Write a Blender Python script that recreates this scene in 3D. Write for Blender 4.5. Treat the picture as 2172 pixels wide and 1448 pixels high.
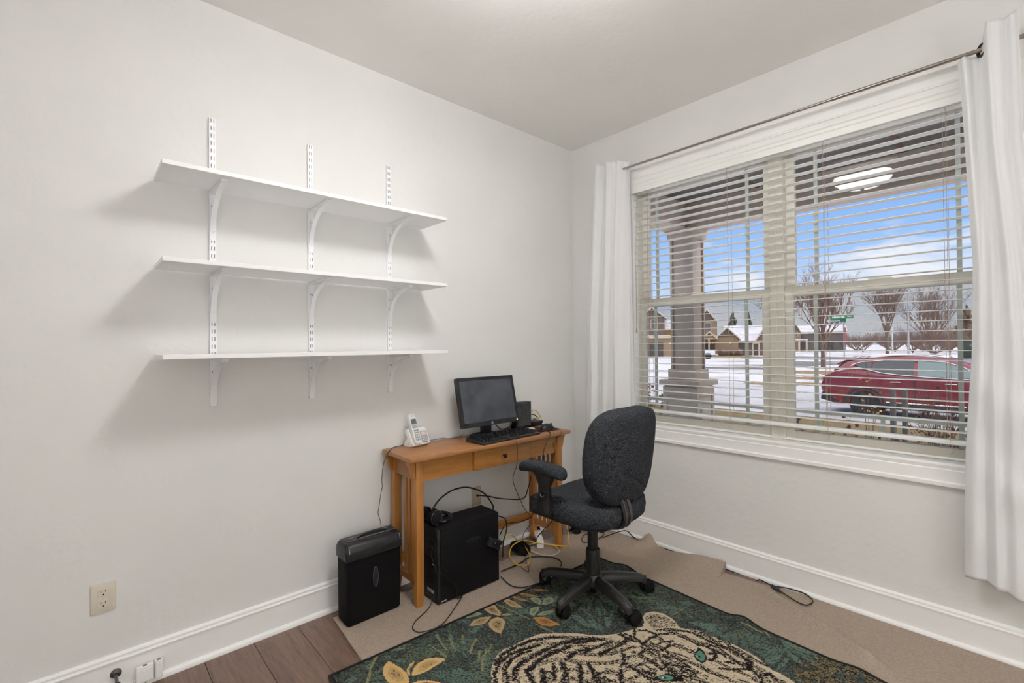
import bpy, bmesh, math, random
import numpy as np
from mathutils import Matrix, Vector
for _o in list(bpy.data.objects): bpy.data.objects.remove(_o)
SC = bpy.context.scene
COL = SC.collection
R = math.radians
PI = math.pi
# ---------------------------------------------------------------- camera
_yaw, _pit, _rol = R(47.722), R(.455), R(-.5643)
_F = Vector((math.cos(_pit)*math.cos(_yaw), math.cos(_pit)*math.sin(_yaw), math.sin(_pit)))
_Rt = Vector((math.sin(_yaw), -math.cos(_yaw), 0)); _U = _Rt.cross(_F)
_Rr = _Rt*math.cos(_rol)+_U*math.sin(_rol); _Ur = -_Rt*math.sin(_rol)+_U*math.cos(_rol)
_cd = bpy.data.cameras.new('camera'); CAM = bpy.data.objects.new('camera', _cd); COL.objects.link(CAM)
_m = Matrix((_Rr, _Ur, -_F)).transposed().to_4x4(); _m.translation = (-2.7455, -2.3325, 1.2839)
CAM.matrix_world = _m
_cd.sensor_width = 36; _cd.lens = 1008.676/2172*36; _cd.clip_start = .05; _cd.clip_end = 2000
SC.camera = CAM
# ---------------------------------------------------------------- view
SC.view_settings.view_transform = 'Standard'; SC.view_settings.look = 'None'
SC.view_settings.exposure = 0.24; SC.view_settings.gamma = 1; SC.view_settings.use_curve_mapping = False
SC.cycles.max_bounces = 9; SC.cycles.diffuse_bounces = 6; SC.cycles.transparent_max_bounces = 24
SC.cycles.sample_clamp_indirect = 6; SC.cycles.use_adaptive_sampling = True; SC.cycles.adaptive_threshold = .06; SC.cycles.adaptive_min_samples = 12
# ---------------------------------------------------------------- sky
def s2l(c):
    c = c/255.
    return c/12.92 if c <= .04045 else ((c+.055)/1.055)**2.4
def rgb(r, g, b): return (s2l(r), s2l(g), s2l(b), 1)
W = bpy.data.worlds.new('world'); SC.world = W; W.use_nodes = True
def _world():
    nt = W.node_tree; nt.nodes.clear(); N = nt.nodes.new; K = nt.links.new
    tc = N('ShaderNodeTexCoord'); sep = N('ShaderNodeSeparateXYZ'); K(tc.outputs['Generated'], sep.inputs[0])
    ramp = N('ShaderNodeValToRGB'); K(sep.outputs[2], ramp.inputs[0])
    e = ramp.color_ramp.elements
    e[0].position = 0; e[0].color = rgb(215, 220, 234); e[1].position = 1; e[1].color = rgb(98, 146, 218)
    for p, c in ((.07, rgb(200, 216, 240)), (.16, rgb(158, 194, 243)), (.28, rgb(122, 170, 238)), (.5, rgb(108, 156, 228))):
        k = e.new(p); k.color = c
    mp = N('ShaderNodeMapping'); mp.inputs['Scale'].default_value = (5.5, 5.5, 15); mp.inputs['Location'].default_value = (1.3, .75, .4)
    K(tc.outputs['Generated'], mp.inputs[0])
    no = N('ShaderNodeTexNoise'); no.inputs['Scale'].default_value = 1.0; no.inputs['Detail'].default_value = 9; no.inputs['Roughness'].default_value = .58
    K(mp.outputs[0], no.inputs['Vector'])
    th = N('ShaderNodeMapRange'); K(sep.outputs[2], th.inputs['Value'])
    th.inputs['From Min'].default_value = .03; th.inputs['From Max'].default_value = .34
    th.inputs['To Min'].default_value = .38; th.inputs['To Max'].default_value = .66
    sub = N('ShaderNodeMath'); sub.operation = 'SUBTRACT'; K(no.outputs['Fac'], sub.inputs[0]); K(th.outputs[0], sub.inputs[1])
    mr = N('ShaderNodeMapRange'); K(sub.outputs[0], mr.inputs['Value']); mr.inputs['From Min'].default_value = 0; mr.inputs['From Max'].default_value = .16
    mix = N('ShaderNodeMixRGB'); K(mr.outputs[0], mix.inputs[0]); K(ramp.outputs[0], mix.inputs[1]); mix.inputs[2].default_value = rgb(232, 234, 243)
    bg = N('ShaderNodeBackground'); K(mix.outputs[0], bg.inputs[0]); bg.inputs[1].default_value = 1.0
    out = N('ShaderNodeOutputWorld'); K(bg.outputs[0], out.inputs[0])
_world()
# sun: high behind thin bright cloud, so its light comes from a very wide disc and casts hardly any shadow
_sl = bpy.data.lights.new('sun', 'SUN'); _sl.energy = 7.0; _sl.angle = R(120); _sl.color = (1, .945, .885)
SUN = bpy.data.objects.new('sun', _sl); COL.objects.link(SUN); SUN.rotation_euler = (R(24), 0, R(-25))
LAMP_STRENGTH = 38.0
FILL_STRENGTH = 11.0  # glow of the two lamps added for fill
# ---------------------------------------------------------------- helpers
MATS = {}
def pmat(name, c, rough=.5, metal=0, var=0., vs=8., bump=0., bs=40., spec=.5, c2=None, detail=3, thr=None, vscale=(1, 1, 1), trans=0, coat=0, emit=None, coords='Object', alpha=1):
    if name in MATS: return MATS[name]
    m = bpy.data.materials.new(name); m.use_nodes = True; nt = m.node_tree; N = nt.nodes.new; K = nt.links.new
    b = nt.nodes['Principled BSDF']; b.inputs['Roughness'].default_value = rough; b.inputs['Metallic'].default_value = metal
    b.inputs['Specular IOR Level'].default_value = spec; b.inputs['Coat Weight'].default_value = coat
    b.inputs['Transmission Weight'].default_value = trans; b.inputs['Alpha'].default_value = alpha
    col = rgb(*c); b.inputs['Base Color'].default_value = col
    tc = N('ShaderNodeTexCoord'); mp = N('ShaderNodeMapping'); mp.inputs['Scale'].default_value = vscale; K(tc.outputs[coords], mp.inputs[0])
    n = N('ShaderNodeTexNoise'); n.inputs['Scale'].default_value = vs; n.inputs['Detail'].default_value = detail; K(mp.outputs[0], n.inputs['Vector'])
    rp = N('ShaderNodeValToRGB'); K(n.outputs['Fac'], rp.inputs[0])
    lo, hi = thr or (.3, .7)
    rp.color_ramp.elements[0].position = lo; rp.color_ramp.elements[1].position = hi
    if c2 is None:
        v = var or .03
        c2l = tuple(min(1, x*(1+v)) for x in col[:3])+(1,); c1l = tuple(x*(1-v) for x in col[:3])+(1,)
    else: c1l, c2l = col, rgb(*c2)
    rp.color_ramp.elements[0].color = c1l; rp.color_ramp.elements[1].color = c2l
    K(rp.outputs[0], b.inputs['Base Color'])
    if bump:
        n2 = N('ShaderNodeTexNoise'); n2.inputs['Scale'].default_value = bs; n2.inputs['Detail'].default_value = 4; K(mp.outputs[0], n2.inputs['Vector'])
        bp = N('ShaderNodeBump'); bp.inputs['Strength'].default_value = bump; bp.inputs['Distance'].default_value = .01
        K(n2.outputs['Fac'], bp.inputs['Height']); K(bp.outputs[0], b.inputs['Normal'])
    if emit: b.inputs['Emission Color'].default_value = rgb(*emit[:3]); b.inputs['Emission Strength'].default_value = emit[3]
    MATS[name] = m; return m
def wood(name, c1, c2, axis='x', rough=.42, scale=9, rings=1.0, coat=.15):
    if name in MATS: return MATS[name]
    m = bpy.data.materials.new(name); m.use_nodes = True; nt = m.node_tree; N = nt.nodes.new; K = nt.links.new
    b = nt.nodes['Principled BSDF']; b.inputs['Roughness'].default_value = rough; b.inputs['Coat Weight'].default_value = coat; b.inputs['Coat Roughness'].default_value = .3
    tc = N('ShaderNodeTexCoord'); oi = N('ShaderNodeObjectInfo'); mp = N('ShaderNodeMapping')
    sc = {'x': (.09, 1, 1), 'y': (1, .09, 1), 'z': (1, 1, .09)}[axis]; mp.inputs['Scale'].default_value = sc
    K(tc.outputs['Object'], mp.inputs[0])
    cmb = N('ShaderNodeVectorMath'); cmb.operation = 'SCALE'; cmb.inputs[0].default_value = (7, 5, 3); K(oi.outputs['Random'], cmb.inputs['Scale'])
    ad = N('ShaderNodeVectorMath'); K(mp.outputs[0], ad.inputs[0]); K(cmb.outputs[0], ad.inputs[1])
    n = N('ShaderNodeTexNoise'); n.inputs['Scale'].default_value = scale*3; n.inputs['Detail'].default_value = 6; n.inputs['Roughness'].default_value = .62; n.inputs['Distortion'].default_value = rings; K(ad.outputs[0], n.inputs['Vector'])
    n2 = N('ShaderNodeTexNoise'); n2.inputs['Scale'].default_value = scale*22; n2.inputs['Detail'].default_value = 3; K(ad.outputs[0], n2.inputs['Vector'])
    mx = N('ShaderNodeMixRGB'); mx.inputs[0].default_value = .35; K(n.outputs['Fac'], mx.inputs[1]); K(n2.outputs['Fac'], mx.inputs[2])
    rp = N('ShaderNodeValToRGB'); K(mx.outputs[0], rp.inputs[0]); rp.color_ramp.elements[0].position = .32; rp.color_ramp.elements[1].position = .66
    rp.color_ramp.elements[0].color = rgb(*c1); rp.color_ramp.elements[1].color = rgb(*c2)
    hs = N('ShaderNodeHueSaturation'); vr = N('ShaderNodeMapRange'); K(oi.outputs['Random'], vr.inputs['Value']); vr.inputs['To Min'].default_value = .88; vr.inputs['To Max'].default_value = 1.1
    K(vr.outputs[0], hs.inputs['Value']); K(rp.outputs[0], hs.inputs['Color']); K(hs.outputs[0], b.inputs['Base Color'])
    bp = N('ShaderNodeBump'); bp.inputs['Strength'].default_value = .12; bp.inputs['Distance'].default_value = .002; K(n2.outputs['Fac'], bp.inputs['Height']); K(bp.outputs[0], b.inputs['Normal'])
    MATS[name] = m; return m
def attr_mat(name, attr='col', rough=.95, bump=.5, bs=260):
    m = pmat(name, (128, 128, 128), rough=rough, bump=bump, bs=bs, spec=.1); nt = m.node_tree
    a = nt.nodes.new('ShaderNodeAttribute'); a.attribute_name = attr
    nt.links.new(a.outputs['Color'], nt.nodes['Principled BSDF'].inputs['Base Color']); return m
def tag(o, label=None, cat=None, group=None, kind=None):
    if label: o['label'] = label
    if cat: o['category'] = cat
    if group: o['group'] = group
    if kind: o['kind'] = kind
    return o
def empty(name, label, cat, loc=(0, 0, 0), rz=0, group=None, parent=None):
    o = bpy.data.objects.new(name, None); COL.objects.link(o); o.location = loc; o.rotation_euler = (0, 0, rz)
    o.empty_display_size = .05; o.parent = parent
    return tag(o, label, cat, group)
class MB:
    def __init__(s): s.v = []; s.f = []
    def add(s, vs, fs):
        o = len(s.v); s.v += [tuple(map(float, p)) for p in vs]; s.f += [tuple(i+o for i in f) for f in fs]; return s
    def box(s, x0, x1, y0, y1, z0, z1, mat=None):
        vs = [(x, y, z) for z in (z0, z1) for y in (y0, y1) for x in (x0, x1)]
        if mat is not None: vs = [tuple(mat @ Vector(p)) for p in vs]
        return s.add(vs, [(0, 2, 3, 1), (4, 5, 7, 6), (0, 1, 5, 4), (2, 6, 7, 3), (0, 4, 6, 2), (1, 3, 7, 5)])
    def cbox(s, c, sz, mat=None):
        return s.box(c[0]-sz[0]/2, c[0]+sz[0]/2, c[1]-sz[1]/2, c[1]+sz[1]/2, c[2]-sz[2]/2, c[2]+sz[2]/2, mat)
    def loft(s, rings, cap=True, closed=True):
        n = len(rings[0]); vs = [p for r in rings for p in r]; fs = []
        for i in range(len(rings)-1):
            for j in range(n if closed else n-1):
                k = (j+1) % n; fs.append((i*n+j, i*n+k, (i+1)*n+k, (i+1)*n+j))
        if cap and closed: fs.append(tuple(range(n-1, -1, -1))); fs.append(tuple((len(rings)-1)*n+j for j in range(n)))
        return s.add(vs, fs)
    def prism(s, poly, a, b, axis='z'):
        f = {'z': lambda p, h: (p[0], p[1], h), 'y': lambda p, h: (p[0], h, p[1]), 'x': lambda p, h: (h, p[0], p[1])}[axis]
        return s.loft([[f(p, a) for p in poly], [f(p, b) for p in poly]])
    def tube(s, pts, r, n=8, closed=False, cap=True):
        P = [Vector(p) for p in pts]; L = len(P); rr = r if isinstance(r, (list, tuple)) else [r]*L; rings = []; up = None
        for i in range(L):
            a = P[(i-1) % L] if (closed or i > 0) else P[i]; b = P[(i+1) % L] if (closed or i < L-1) else P[i]
            t = (b-a)
            if t.length < 1e-9: t = Vector((0, 0, 1))
            t.normalize()
            if up is None: up = Vector((0, 0, 1)) if abs(t.z) < .9 else Vector((1, 0, 0))
            sd = t.cross(up)
            if sd.length < 1e-6: sd = t.orthogonal()
            sd.normalize(); up = sd.cross(t).normalized()
            rings.append([P[i]+(sd*math.cos(2*PI*k/n)+up*math.sin(2*PI*k/n))*rr[i] for k in range(n)])
        if closed: rings.append(rings[0]); return s.loft(rings, cap=False)
        return s.loft(rings, cap=cap)
    def lathe(s, prof, c=(0, 0, 0), n=24, axis='z', sx=1, sy=1):
        rings = []
        for r, h in prof:
            ring = []
            for k in range(n):
                a = 2*PI*k/n; x, y = r*math.cos(a)*sx, r*math.sin(a)*sy
                p = {'z': (x, y, h), 'x': (h, x, y), 'y': (x, h, y)}[axis]
                ring.append((p[0]+c[0], p[1]+c[1], p[2]+c[2]))
            rings.append(ring)
        return s.loft(rings)
    def grid(s, nu, nv, fn):
        vs = [fn(i/(nu-1), j/(nv-1)) for j in range(nv) for i in range(nu)]
        return s.add(vs, [(j*nu+i, j*nu+i+1, (j+1)*nu+i+1, (j+1)*nu+i) for j in range(nv-1) for i in range(nu-1)])
    def xf(s, m): s.v = [tuple(m @ Vector(p)) for p in s.v]; return s
    def build(s, name, mat, parent=None, bev=0, seg=2, smooth=False, ang=35, loc=None, rot=None, fixn=True):
        me = bpy.data.meshes.new(name); me.from_pydata(s.v, [], s.f)
        if fixn or bev:
            bm = bmesh.new(); bm.from_mesh(me)
            if fixn: bmesh.ops.recalc_face_normals(bm, faces=bm.faces)
            if bev:
                es = [e for e in bm.edges if len(e.link_faces) == 2 and e.calc_face_angle(0) > R(28)]
                bmesh.ops.bevel(bm, geom=es, offset=bev, offset_type='OFFSET', segments=seg, profile=.5, affect='EDGES', clamp_overlap=True)
            bm.to_mesh(me); bm.free()
        if smooth or bev:
            me.polygons.foreach_set('use_smooth', [True]*len(me.polygons)); me.set_sharp_from_angle(angle=R(ang))
        me.materials.append(mat); o = bpy.data.objects.new(name, me); COL.objects.link(o); o.parent = parent
        if loc: o.location = loc
        if rot: o.rotation_euler = rot
        return o
def inst(src, parent, loc=None, rot=None, name=None):
    o = src.copy(); COL.objects.link(o); o.parent = parent
    if name: o.name = name
    if loc is not None: o.location = loc
    if rot is not None: o.rotation_euler = rot
    return o
def struct(o): o['kind'] = 'structure'; return o
def spline(pts, n=8):
    P = [Vector(p) for p in pts]; out = []
    for i in range(len(P)-1):
        p0, p1, p2, p3 = P[max(i-1, 0)], P[i], P[i+1], P[min(i+2, len(P)-1)]
        for k in range(n):
            t = k/n; out.append(.5*((2*p1)+(p2-p0)*t+(2*p0-5*p1+4*p2-p3)*t*t+(3*p1-p0-3*p2+p3)*t**3))
    out.append(P[-1]); return out
def rrect(w, h, r, n=4, c=(0, 0)):
    out = []
    for cx, cy, a0 in ((w/2-r, h/2-r, 0), (-w/2+r, h/2-r, 90), (-w/2+r, -h/2+r, 180), (w/2-r, -h/2+r, 270)):
        for k in range(n+1):
            a = R(a0+90*k/n); out.append((c[0]+cx+r*math.cos(a), c[1]+cy+r*math.sin(a)))
    return out
def text_obj(name, body, size, mat, parent, loc, rot, extrude=.0003):
    cu = bpy.data.curves.new(name, 'FONT'); cu.body = body; cu.size = size; cu.extrude = extrude; cu.align_x = 'CENTER'; cu.align_y = 'CENTER'
    o0 = bpy.data.objects.new(name, cu); COL.objects.link(o0); bpy.context.view_layer.update()
    me = bpy.data.meshes.new_from_object(o0.evaluated_get(bpy.context.evaluated_depsgraph_get()))
    bpy.data.objects.remove(o0); bpy.data.curves.remove(cu)
    me.materials.clear(); me.materials.append(mat); o = bpy.data.objects.new(name, me); COL.objects.link(o); o.parent = parent; o.location = loc; o.rotation_euler = rot
    return o
# ================================================================ room shell
M_wall = pmat('wall_paint', (230, 230, 228), rough=.85, var=.02, vs=2, bump=.22, bs=26, spec=.2)
M_ceil = pmat('ceiling_paint', (246, 245, 243), rough=.9, var=.02, vs=2, bump=.15, bs=30, spec=.15)
M_trim = pmat('trim_paint', (247, 247, 246), rough=.42, var=.015, vs=5)
M_vinyl = pmat('almond_vinyl', (226, 222, 212), rough=.45, var=.03, vs=12)
M_grille = pmat('grille_grey', (190, 197, 190), rough=.45, var=.03)
M_slat = pmat('slat_white', (246, 247, 244), rough=.4, var=.015, vs=6)
M_cord = pmat('cord_cream', (176, 156, 140), rough=.8, var=.06, vs=60)
M_floor = wood('floor_walnut', (88, 68, 58), (132, 106, 92), axis='y', rough=.4, scale=7, rings=1.6)
XW, YW, HC = -4.7, -4.3, 2.74
OY0, OY1, OZ0, OZ1 = -.50, -2.30, .763, 2.36
MB().box(XW, 0, 0, .16, -.02, HC+.16).build('wall_left', M_wall); struct(bpy.data.objects['wall_left'])
w = MB(); w.box(0, .16, YW, OY1, -.02, HC+.16).box(0, .16, OY0, .16, -.02, HC+.16).box(0, .16, OY1, OY0, -.02, OZ0).box(0, .16, OY1, OY0, OZ1, HC+.16)
struct(w.build('wall_right', M_wall))
struct(MB().box(XW-.16, .16, YW-.16, YW, -.02, HC+.16).build('wall_back', M_wall))
struct(MB().box(XW-.16, XW, YW, .16, -.02, HC+.16).build('wall_far', M_wall))
struct(MB().box(XW, 0, YW, 0, HC, HC+.16).build('ceiling', M_ceil))
FL = struct(MB().box(XW, 0, YW, 0, -.12, -.006).build('floor', pmat('subfloor', (60, 45, 38), rough=.9)))
_pl = None; random.seed(4); PWD = .182
for i in range(26):
    x = -.004-i*PWD; off = random.uniform(0, 1.2); y = off
    while y > YW:
        y1 = max(y-1.22, YW); y0 = min(y, -.001)
        if y0-y1 > .02 and x-PWD > XW:
            MB().box(x-PWD+.0008, x-.0008, y1+.0008, y0-.0008, -.006, 0).build('plank', M_floor, FL, bev=.0008, seg=1)
        y -= 1.22
# baseboards: board, cap moulding, shoe moulding
def baseboard(name, ax):
    def e(prof):
        if ax == 'x': return MB().prism([(-d, z) for d, z in prof], XW, 0, 'x')
        m = MB().prism([(-d, z) for d, z in prof], YW, 0, 'y'); return m
    b = struct(e([(0, 0), (.014, 0), (.014, .116), (0, .116)]).build(name, M_trim))
    e([(0, .116), (.016, .116), (.0175, .124), (.0145, .1265), (.012, .131), (.012, .138), (.008, .143), (.004, .146), (0, .146)]).build('cap_moulding', M_trim, b)
    e([(.014, 0), (.03, 0), (.0295, .006), (.027, .013), (.022, .018), (.014, .021)]).build('shoe_moulding', M_trim, b)
baseboard('baseboard_left', 'x'); baseboard('baseboard_right', 'y')
# window casing (picture frame)
def ring(prof, y0, y1, z0, z1):
    return [[(-h, y0+d, z0-d), (-h, y1-d, z0-d), (-h, y1-d, z1+d), (-h, y0+d, z1+d)] for d, h in prof]
c = MB(); c.loft(ring([(0, -.0), (0, .010), (.010, .013), (.026, .010), (.030, .0125), (.078, .0125), (.083, .021), (.098, .021), (.100, .018), (.100, 0)], OY0, OY1, OZ0, OZ1), cap=False)
struct(c.build('trim_1', M_trim))
# white jamb liner round the opening
j = MB(); j.box(0, .062, OY0-.028, OY0, OZ0, OZ1).box(0, .062, OY1, OY1+.02, OZ0, OZ1).box(0, .062, OY1, OY0, OZ1-.02, OZ1)
struct(j.build('trim_2', M_trim))
# glass
def glassmat():
    m = bpy.data.materials.new('window_glass'); m.use_nodes = True; nt = m.node_tree; nt.nodes.clear(); N = nt.nodes.new; K = nt.links.new
    f = N('ShaderNodeFresnel'); f.inputs[0].default_value = 1.5
    t = N('ShaderNodeBsdfTransparent'); t.inputs[0].default_value = (.96, .97, .965, 1); g = N('ShaderNodeBsdfGlossy'); g.inputs['Roughness'].default_value = .01
    n = N('ShaderNodeTexNoise'); n.inputs['Scale'].default_value = 3; mr = N('ShaderNodeMapRange'); K(n.outputs['Fac'], mr.inputs['Value']); mr.inputs['To Min'].default_value = .005; mr.inputs['To Max'].default_value = .03; K(mr.outputs[0], g.inputs['Roughness'])
    fs = N('ShaderNodeMath'); fs.operation = 'MULTIPLY'; fs.inputs[1].default_value = .35; K(f.outputs[0], fs.inputs[0])
    mx = N('ShaderNodeMixShader'); K(fs.outputs[0], mx.inputs[0]); K(t.outputs[0], mx.inputs[1]); K(g.outputs[0], mx.inputs[2])
    o = N('ShaderNodeOutputMaterial'); K(mx.outputs[0], o.inputs[0]); return m
M_glass = glassmat()
def screenmat():
    m = bpy.data.materials.new('insect_mesh'); m.use_nodes = True; nt = m.node_tree; nt.nodes.clear(); N = nt.nodes.new; K = nt.links.new
    t = N('ShaderNodeBsdfTransparent'); d = N('ShaderNodeBsdfDiffuse'); d.inputs[0].default_value = rgb(105, 100, 96)
    n = N('ShaderNodeTexNoise'); n.inputs['Scale'].default_value = 40; mr = N('ShaderNodeMapRange'); K(n.outputs['Fac'], mr.inputs['Value']); mr.inputs['To Min'].default_value = .24; mr.inputs['To Max'].default_value = .28
    mx = N('ShaderNodeMixShader'); K(mr.outputs[0], mx.inputs[0]); K(t.outputs[0], mx.inputs[1]); K(d.outputs[0], mx.inputs[2])
    o = N('ShaderNodeOutputMaterial'); K(mx.outputs[0], o.inputs[0]); return m
M_screen = screenmat()
def window(n, ya, yb, gl, gu, gr, stub):
    wn = struct(empty('window_%d' % n, None, None, (0, 0, 0)))
    def frm(y0, y1, z0, z1, x0, x1, l, r_, t, b_, name, par):
        m = MB(); m.box(x0, x1, y0-l, y0, z0, z1).box(x0, x1, y1, y1+r_, z0, z1).box(x0, x1, y1+r_, y0-l, z1-t, z1).box(x0, x1, y1+r_, y0-l, z0, z0+b_)
        return m.build(name, M_vinyl, par, bev=.002, seg=1)
    frm(ya, yb, OZ0, OZ1, .06, .15, .036, .036, .04, .014, 'frame', wn)
    zt = OZ1-.04; zm0, zm1 = 1.532, 1.582
    # upper sash (outer track)
    us = MB(); y0, y1 = ya-.036, yb+.036
    us.box(.104, .132, gu[0], y0, zm0, zt).box(.104, .132, y1, gu[1], zm0, zt).box(.104, .132, gu[1], gu[0], zt-.03, zt).box(.104, .132, gu[1], gu[0], zm0, zm0+.035)
    us = us.build('upper_sash', M_vinyl, wn, bev=.002, seg=1)
    MB().box(.116, .120, gu[1], gu[0], zm0+.035, zt-.03).build('pane', M_glass, us)
    ls = MB(); ls.box(.072, .102, gl[0], y0, OZ0+.012, zm1).box(.072, .102, y1, gl[1], OZ0+.012, zm1).box(.072, .102, gl[1], gl[0], OZ0+.012, .815)
    ls = ls.build('lower_sash', M_vinyl, wn, bev=.002, seg=1)
    MB().box(.068, .102, gl[1], gl[0], zm0, zm1).build('meeting_rail', M_vinyl, ls, bev=.003)
    yc = (gl[0]+gl[1])/2
    MB().prism([(yc+.05*math.cos(PI*k/10), zm1+.012*math.sin(PI*k/10)) for k in range(11)], .074, .088, 'x').build('sash_lock', M_vinyl, ls, bev=.002, seg=1)
    MB().box(.085, .089, gl[1], gl[0], .815, zm0).build('pane', M_glass, ls)
    MB().box(.054, .064, y1, y0, OZ0+.004, OZ0+.014).build('sill_lip', M_trim, wn, bev=.002, seg=1)
    g = .0085
    for y in gr: MB().box(.082, .092, y-g, y+g, .815, zm0).build('muntin', M_grille, ls)
    for y in gr: MB().box(.113, .123, y-g, y+g, zm0+.035, zt-.03).build('muntin', M_grille, us)
    MB().box(.0825, .0915, gl[1], gl[0], .92-g, .92+g).build('muntin', M_grille, ls)
    MB().box(.0822, .0918, stub-g, stub+g, .815, .92-g).build('muntin', M_grille, ls)
    MB().box(.1405, .1415, y1, y0, OZ0+.014, zm0+.02).build('insect_screen', M_screen, wn)
    return wn
window(1, -.50, -1.39, (-.568, -1.31), (-.585, -1.312), (-.64, -1.22), -.94)
window(2, -1.39, -2.30, (-1.466, -2.212), (-1.47, -2.21), (-1.567, -2.114), -1.84)
# ================================================================ blind
bl = empty('window_blind', 'white horizontal slat blind hanging across the double window', 'blind', (.03, -1.40, 2.36))
MB().prism([(-.052, -.077), (-.052, -.045), (-.0555, -.040), (-.055, -.024), (-.060, -.018), (-.060, .008), (-.066, .012), (-.040, .012), (-.040, -.077)], -.875, .87, 'y').build('valance', M_slat, bl, bev=.001, seg=1)
MB().box(-.026, .026, -.86, .86, -.075, -.022).build('headrail', M_slat, bl, bev=.002)
SZ0, SST, NS = 2.245, .0436, 32
pr = []
for k in range(9):
    t = -1+k/4; pr.append((t*.025, .0014*(1-t*t)+.0009))
pr += [(t*.025, .0014*(1-t*t)-.0009) for t in [1-k/4 for k in range(9)]]
s0 = MB().prism(pr, -.868, .868, 'y').build('slat', M_slat, bl, smooth=True, loc=(0, 0, SZ0-2.36))
for i in range(1, NS): inst(s0, bl, (0, 0, SZ0-2.36-i*SST))
ZB = SZ0-NS*SST
MB().box(-.026, .026, -.868, .868, -.009, .009).build('bottom_rail', M_slat, bl, bev=.004, loc=(0, 0, ZB-2.36))
for y in (-.635, -1.155, -1.635, -2.085):
    yy = y+1.40; m = MB()
    for dx in (-.0265, .0265): m.box(dx-.0006, dx+.0006, yy-.0007, yy+.0007, ZB-2.36, -.05)
    m.build('ladder_cord', M_cord, bl)
    MB().tube([(0, yy+.012, -.06), (0, yy+.012, ZB-2.36)], .0009, 5).build('lift_cord', M_cord, bl)
    for dx in (-.0275,):
        MB().tube(spline([(dx, yy-.003, ZB-2.36), (dx-.002, yy-.008, ZB-2.39), (dx, yy+.001, ZB-2.41)], 4), .0009, 5).build('cord_tail', M_cord, bl)
yy = -.548+1.40; m = MB()
m.tube([(-.03, yy, -.07), (-.03, yy+.001, -.97)], .0011, 5).tube([(-.03, yy-.010, -.07), (-.03, yy-.002, -.97)], .0011, 5)
m.build('pull_cord', M_cord, bl)
MB().lathe([(.002, 0), (.003, -.004), (.006, -.03), (.0055, -.034), (.002, -.035)], (-.03, yy, -.965), 10).build('tassel', M_cord, bl, smooth=True)
# ================================================================ curtains and rod
M_rod = pmat('brushed_nickel', (160, 151, 144), rough=.32, metal=.9, var=.08, vs=30)
M_bronze = pmat('dark_bronze', (66, 56, 48), rough=.35, metal=.7, var=.1, vs=30)
rod = empty('curtain_rod', 'thin metal curtain rod above the window', 'curtain rod', (-.09, -1.45, 2.44))
MB().tube([(0, 1.10, 0), (0, -.25, 0)], .0065, 14).build('inner_rod', M_rod, rod, smooth=True)
MB().tube([(0, -.24, 0), (0, -1.33, 0)], .0085, 14).build('outer_rod', M_rod, rod, smooth=True)
for y in (1.06, -1.29):
    m = MB(); m.lathe([(.022, .089), (.022, .084), (.006, .080), (.006, .006)], (0, y, 0), 12, 'x'); m.build('bracket', M_rod, rod, smooth=True)
for y, s in ((1.10, 1), (-1.33, -1)):
    MB().lathe([(.004, 0), (.012, .004*s), (.018, .016*s), (.014, .028*s), (.004, .036*s)], (0, y, 0), 14, 'y').build('finial', M_bronze, rod, smooth=True)
def clothmat():
    m = pmat('sheer_white', (253, 253, 254), rough=.9, var=.02, vs=3, bump=.1, bs=300, spec=.1); nt = m.node_tree; N = nt.nodes.new; K = nt.links.new
    b = nt.nodes['Principled BSDF']; t = N('ShaderNodeBsdfTranslucent'); t.inputs[0].default_value = (.93, .94, .96, 1)
    mx = N('ShaderNodeMixShader'); mx.inputs[0].default_value = .25; K(b.outputs[0], mx.inputs[1]); K(t.outputs[0], mx.inputs[2])
    K(mx.outputs[0], [n for n in nt.nodes if n.type == 'OUTPUT_MATERIAL'][0].inputs[0]); return m
M_cloth = clothmat()
M_hem = M_cloth
def lerp_tab(tab, z):
    if z >= tab[0][0]: return tab[0][1]
    for (z0, v0), (z1, v1) in zip(tab, tab[1:]):
        if z >= z1: t = (z0-z)/(z0-z1); return v0+(v1-v0)*t
    return tab[-1][1]
def curtain(label, left, right, ztop, zbot, nf, amp, ph, grom, wr, seed, xoff):
    e = empty('curtain', label, 'curtain', (-.09, (left[0][1]+right[0][1])/2, 2.44)); L0 = e.location
    rnd = random.Random(seed); cr = [(rnd.uniform(0, 1), rnd.uniform(zbot(.5), zbot(.5)+.8), rnd.uniform(-1, 1), rnd.uniform(.05, .16), rnd.uniform(-.6, .6)) for _ in range(16)]
    def fn(u, v):
        zt = ztop(u); z = zt+(zbot(u)-zt)*v
        l, r_ = lerp_tab(left, z), lerp_tab(right, z)
        wv = u+.015*math.sin(7*u+3*v)+.01*math.sin(13*u-5*v)
        y = l+(r_-l)*u
        a = amp*(1-.35*v)
        x = -.09+a*math.sin(2*PI*nf*wv+ph)*(.75+.25*math.sin(5.1*u+1))+.005*math.sin(2*PI*nf*2.3*wv+2*v)
        for cu, cz, ca, cw, sl in cr:
            d = abs((z-cz)-sl*(u-cu)*.5); du = abs(u-cu)
            if d < cw and du < .45: x += wr*ca*(1-d/cw)*(1-du/.45)
        x += xoff(y); x = min(x, -.036)
        return (x-L0[0], y-L0[1], z-L0[2])
    o = MB().grid(96, 130, fn).build('cloth', M_cloth, e, smooth=True, ang=180, fixn=False)
    sm = o.modifiers.new('thick', 'SOLIDIFY'); sm.thickness = .0012
    for gy, tx, ty in grom:
        MB().tube([(.022*math.cos(2*PI*k/24)*tx-.006*abs(ty), gy-L0[1]+.022*math.cos(2*PI*k/24)*ty-.006*abs(tx)*(1 if gy > -1 else -.6), .022*math.sin(2*PI*k/24)-.003) for k in range(24)], .0055, 8, closed=True).build('grommet', M_bronze, e, smooth=True)
    return e
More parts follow.
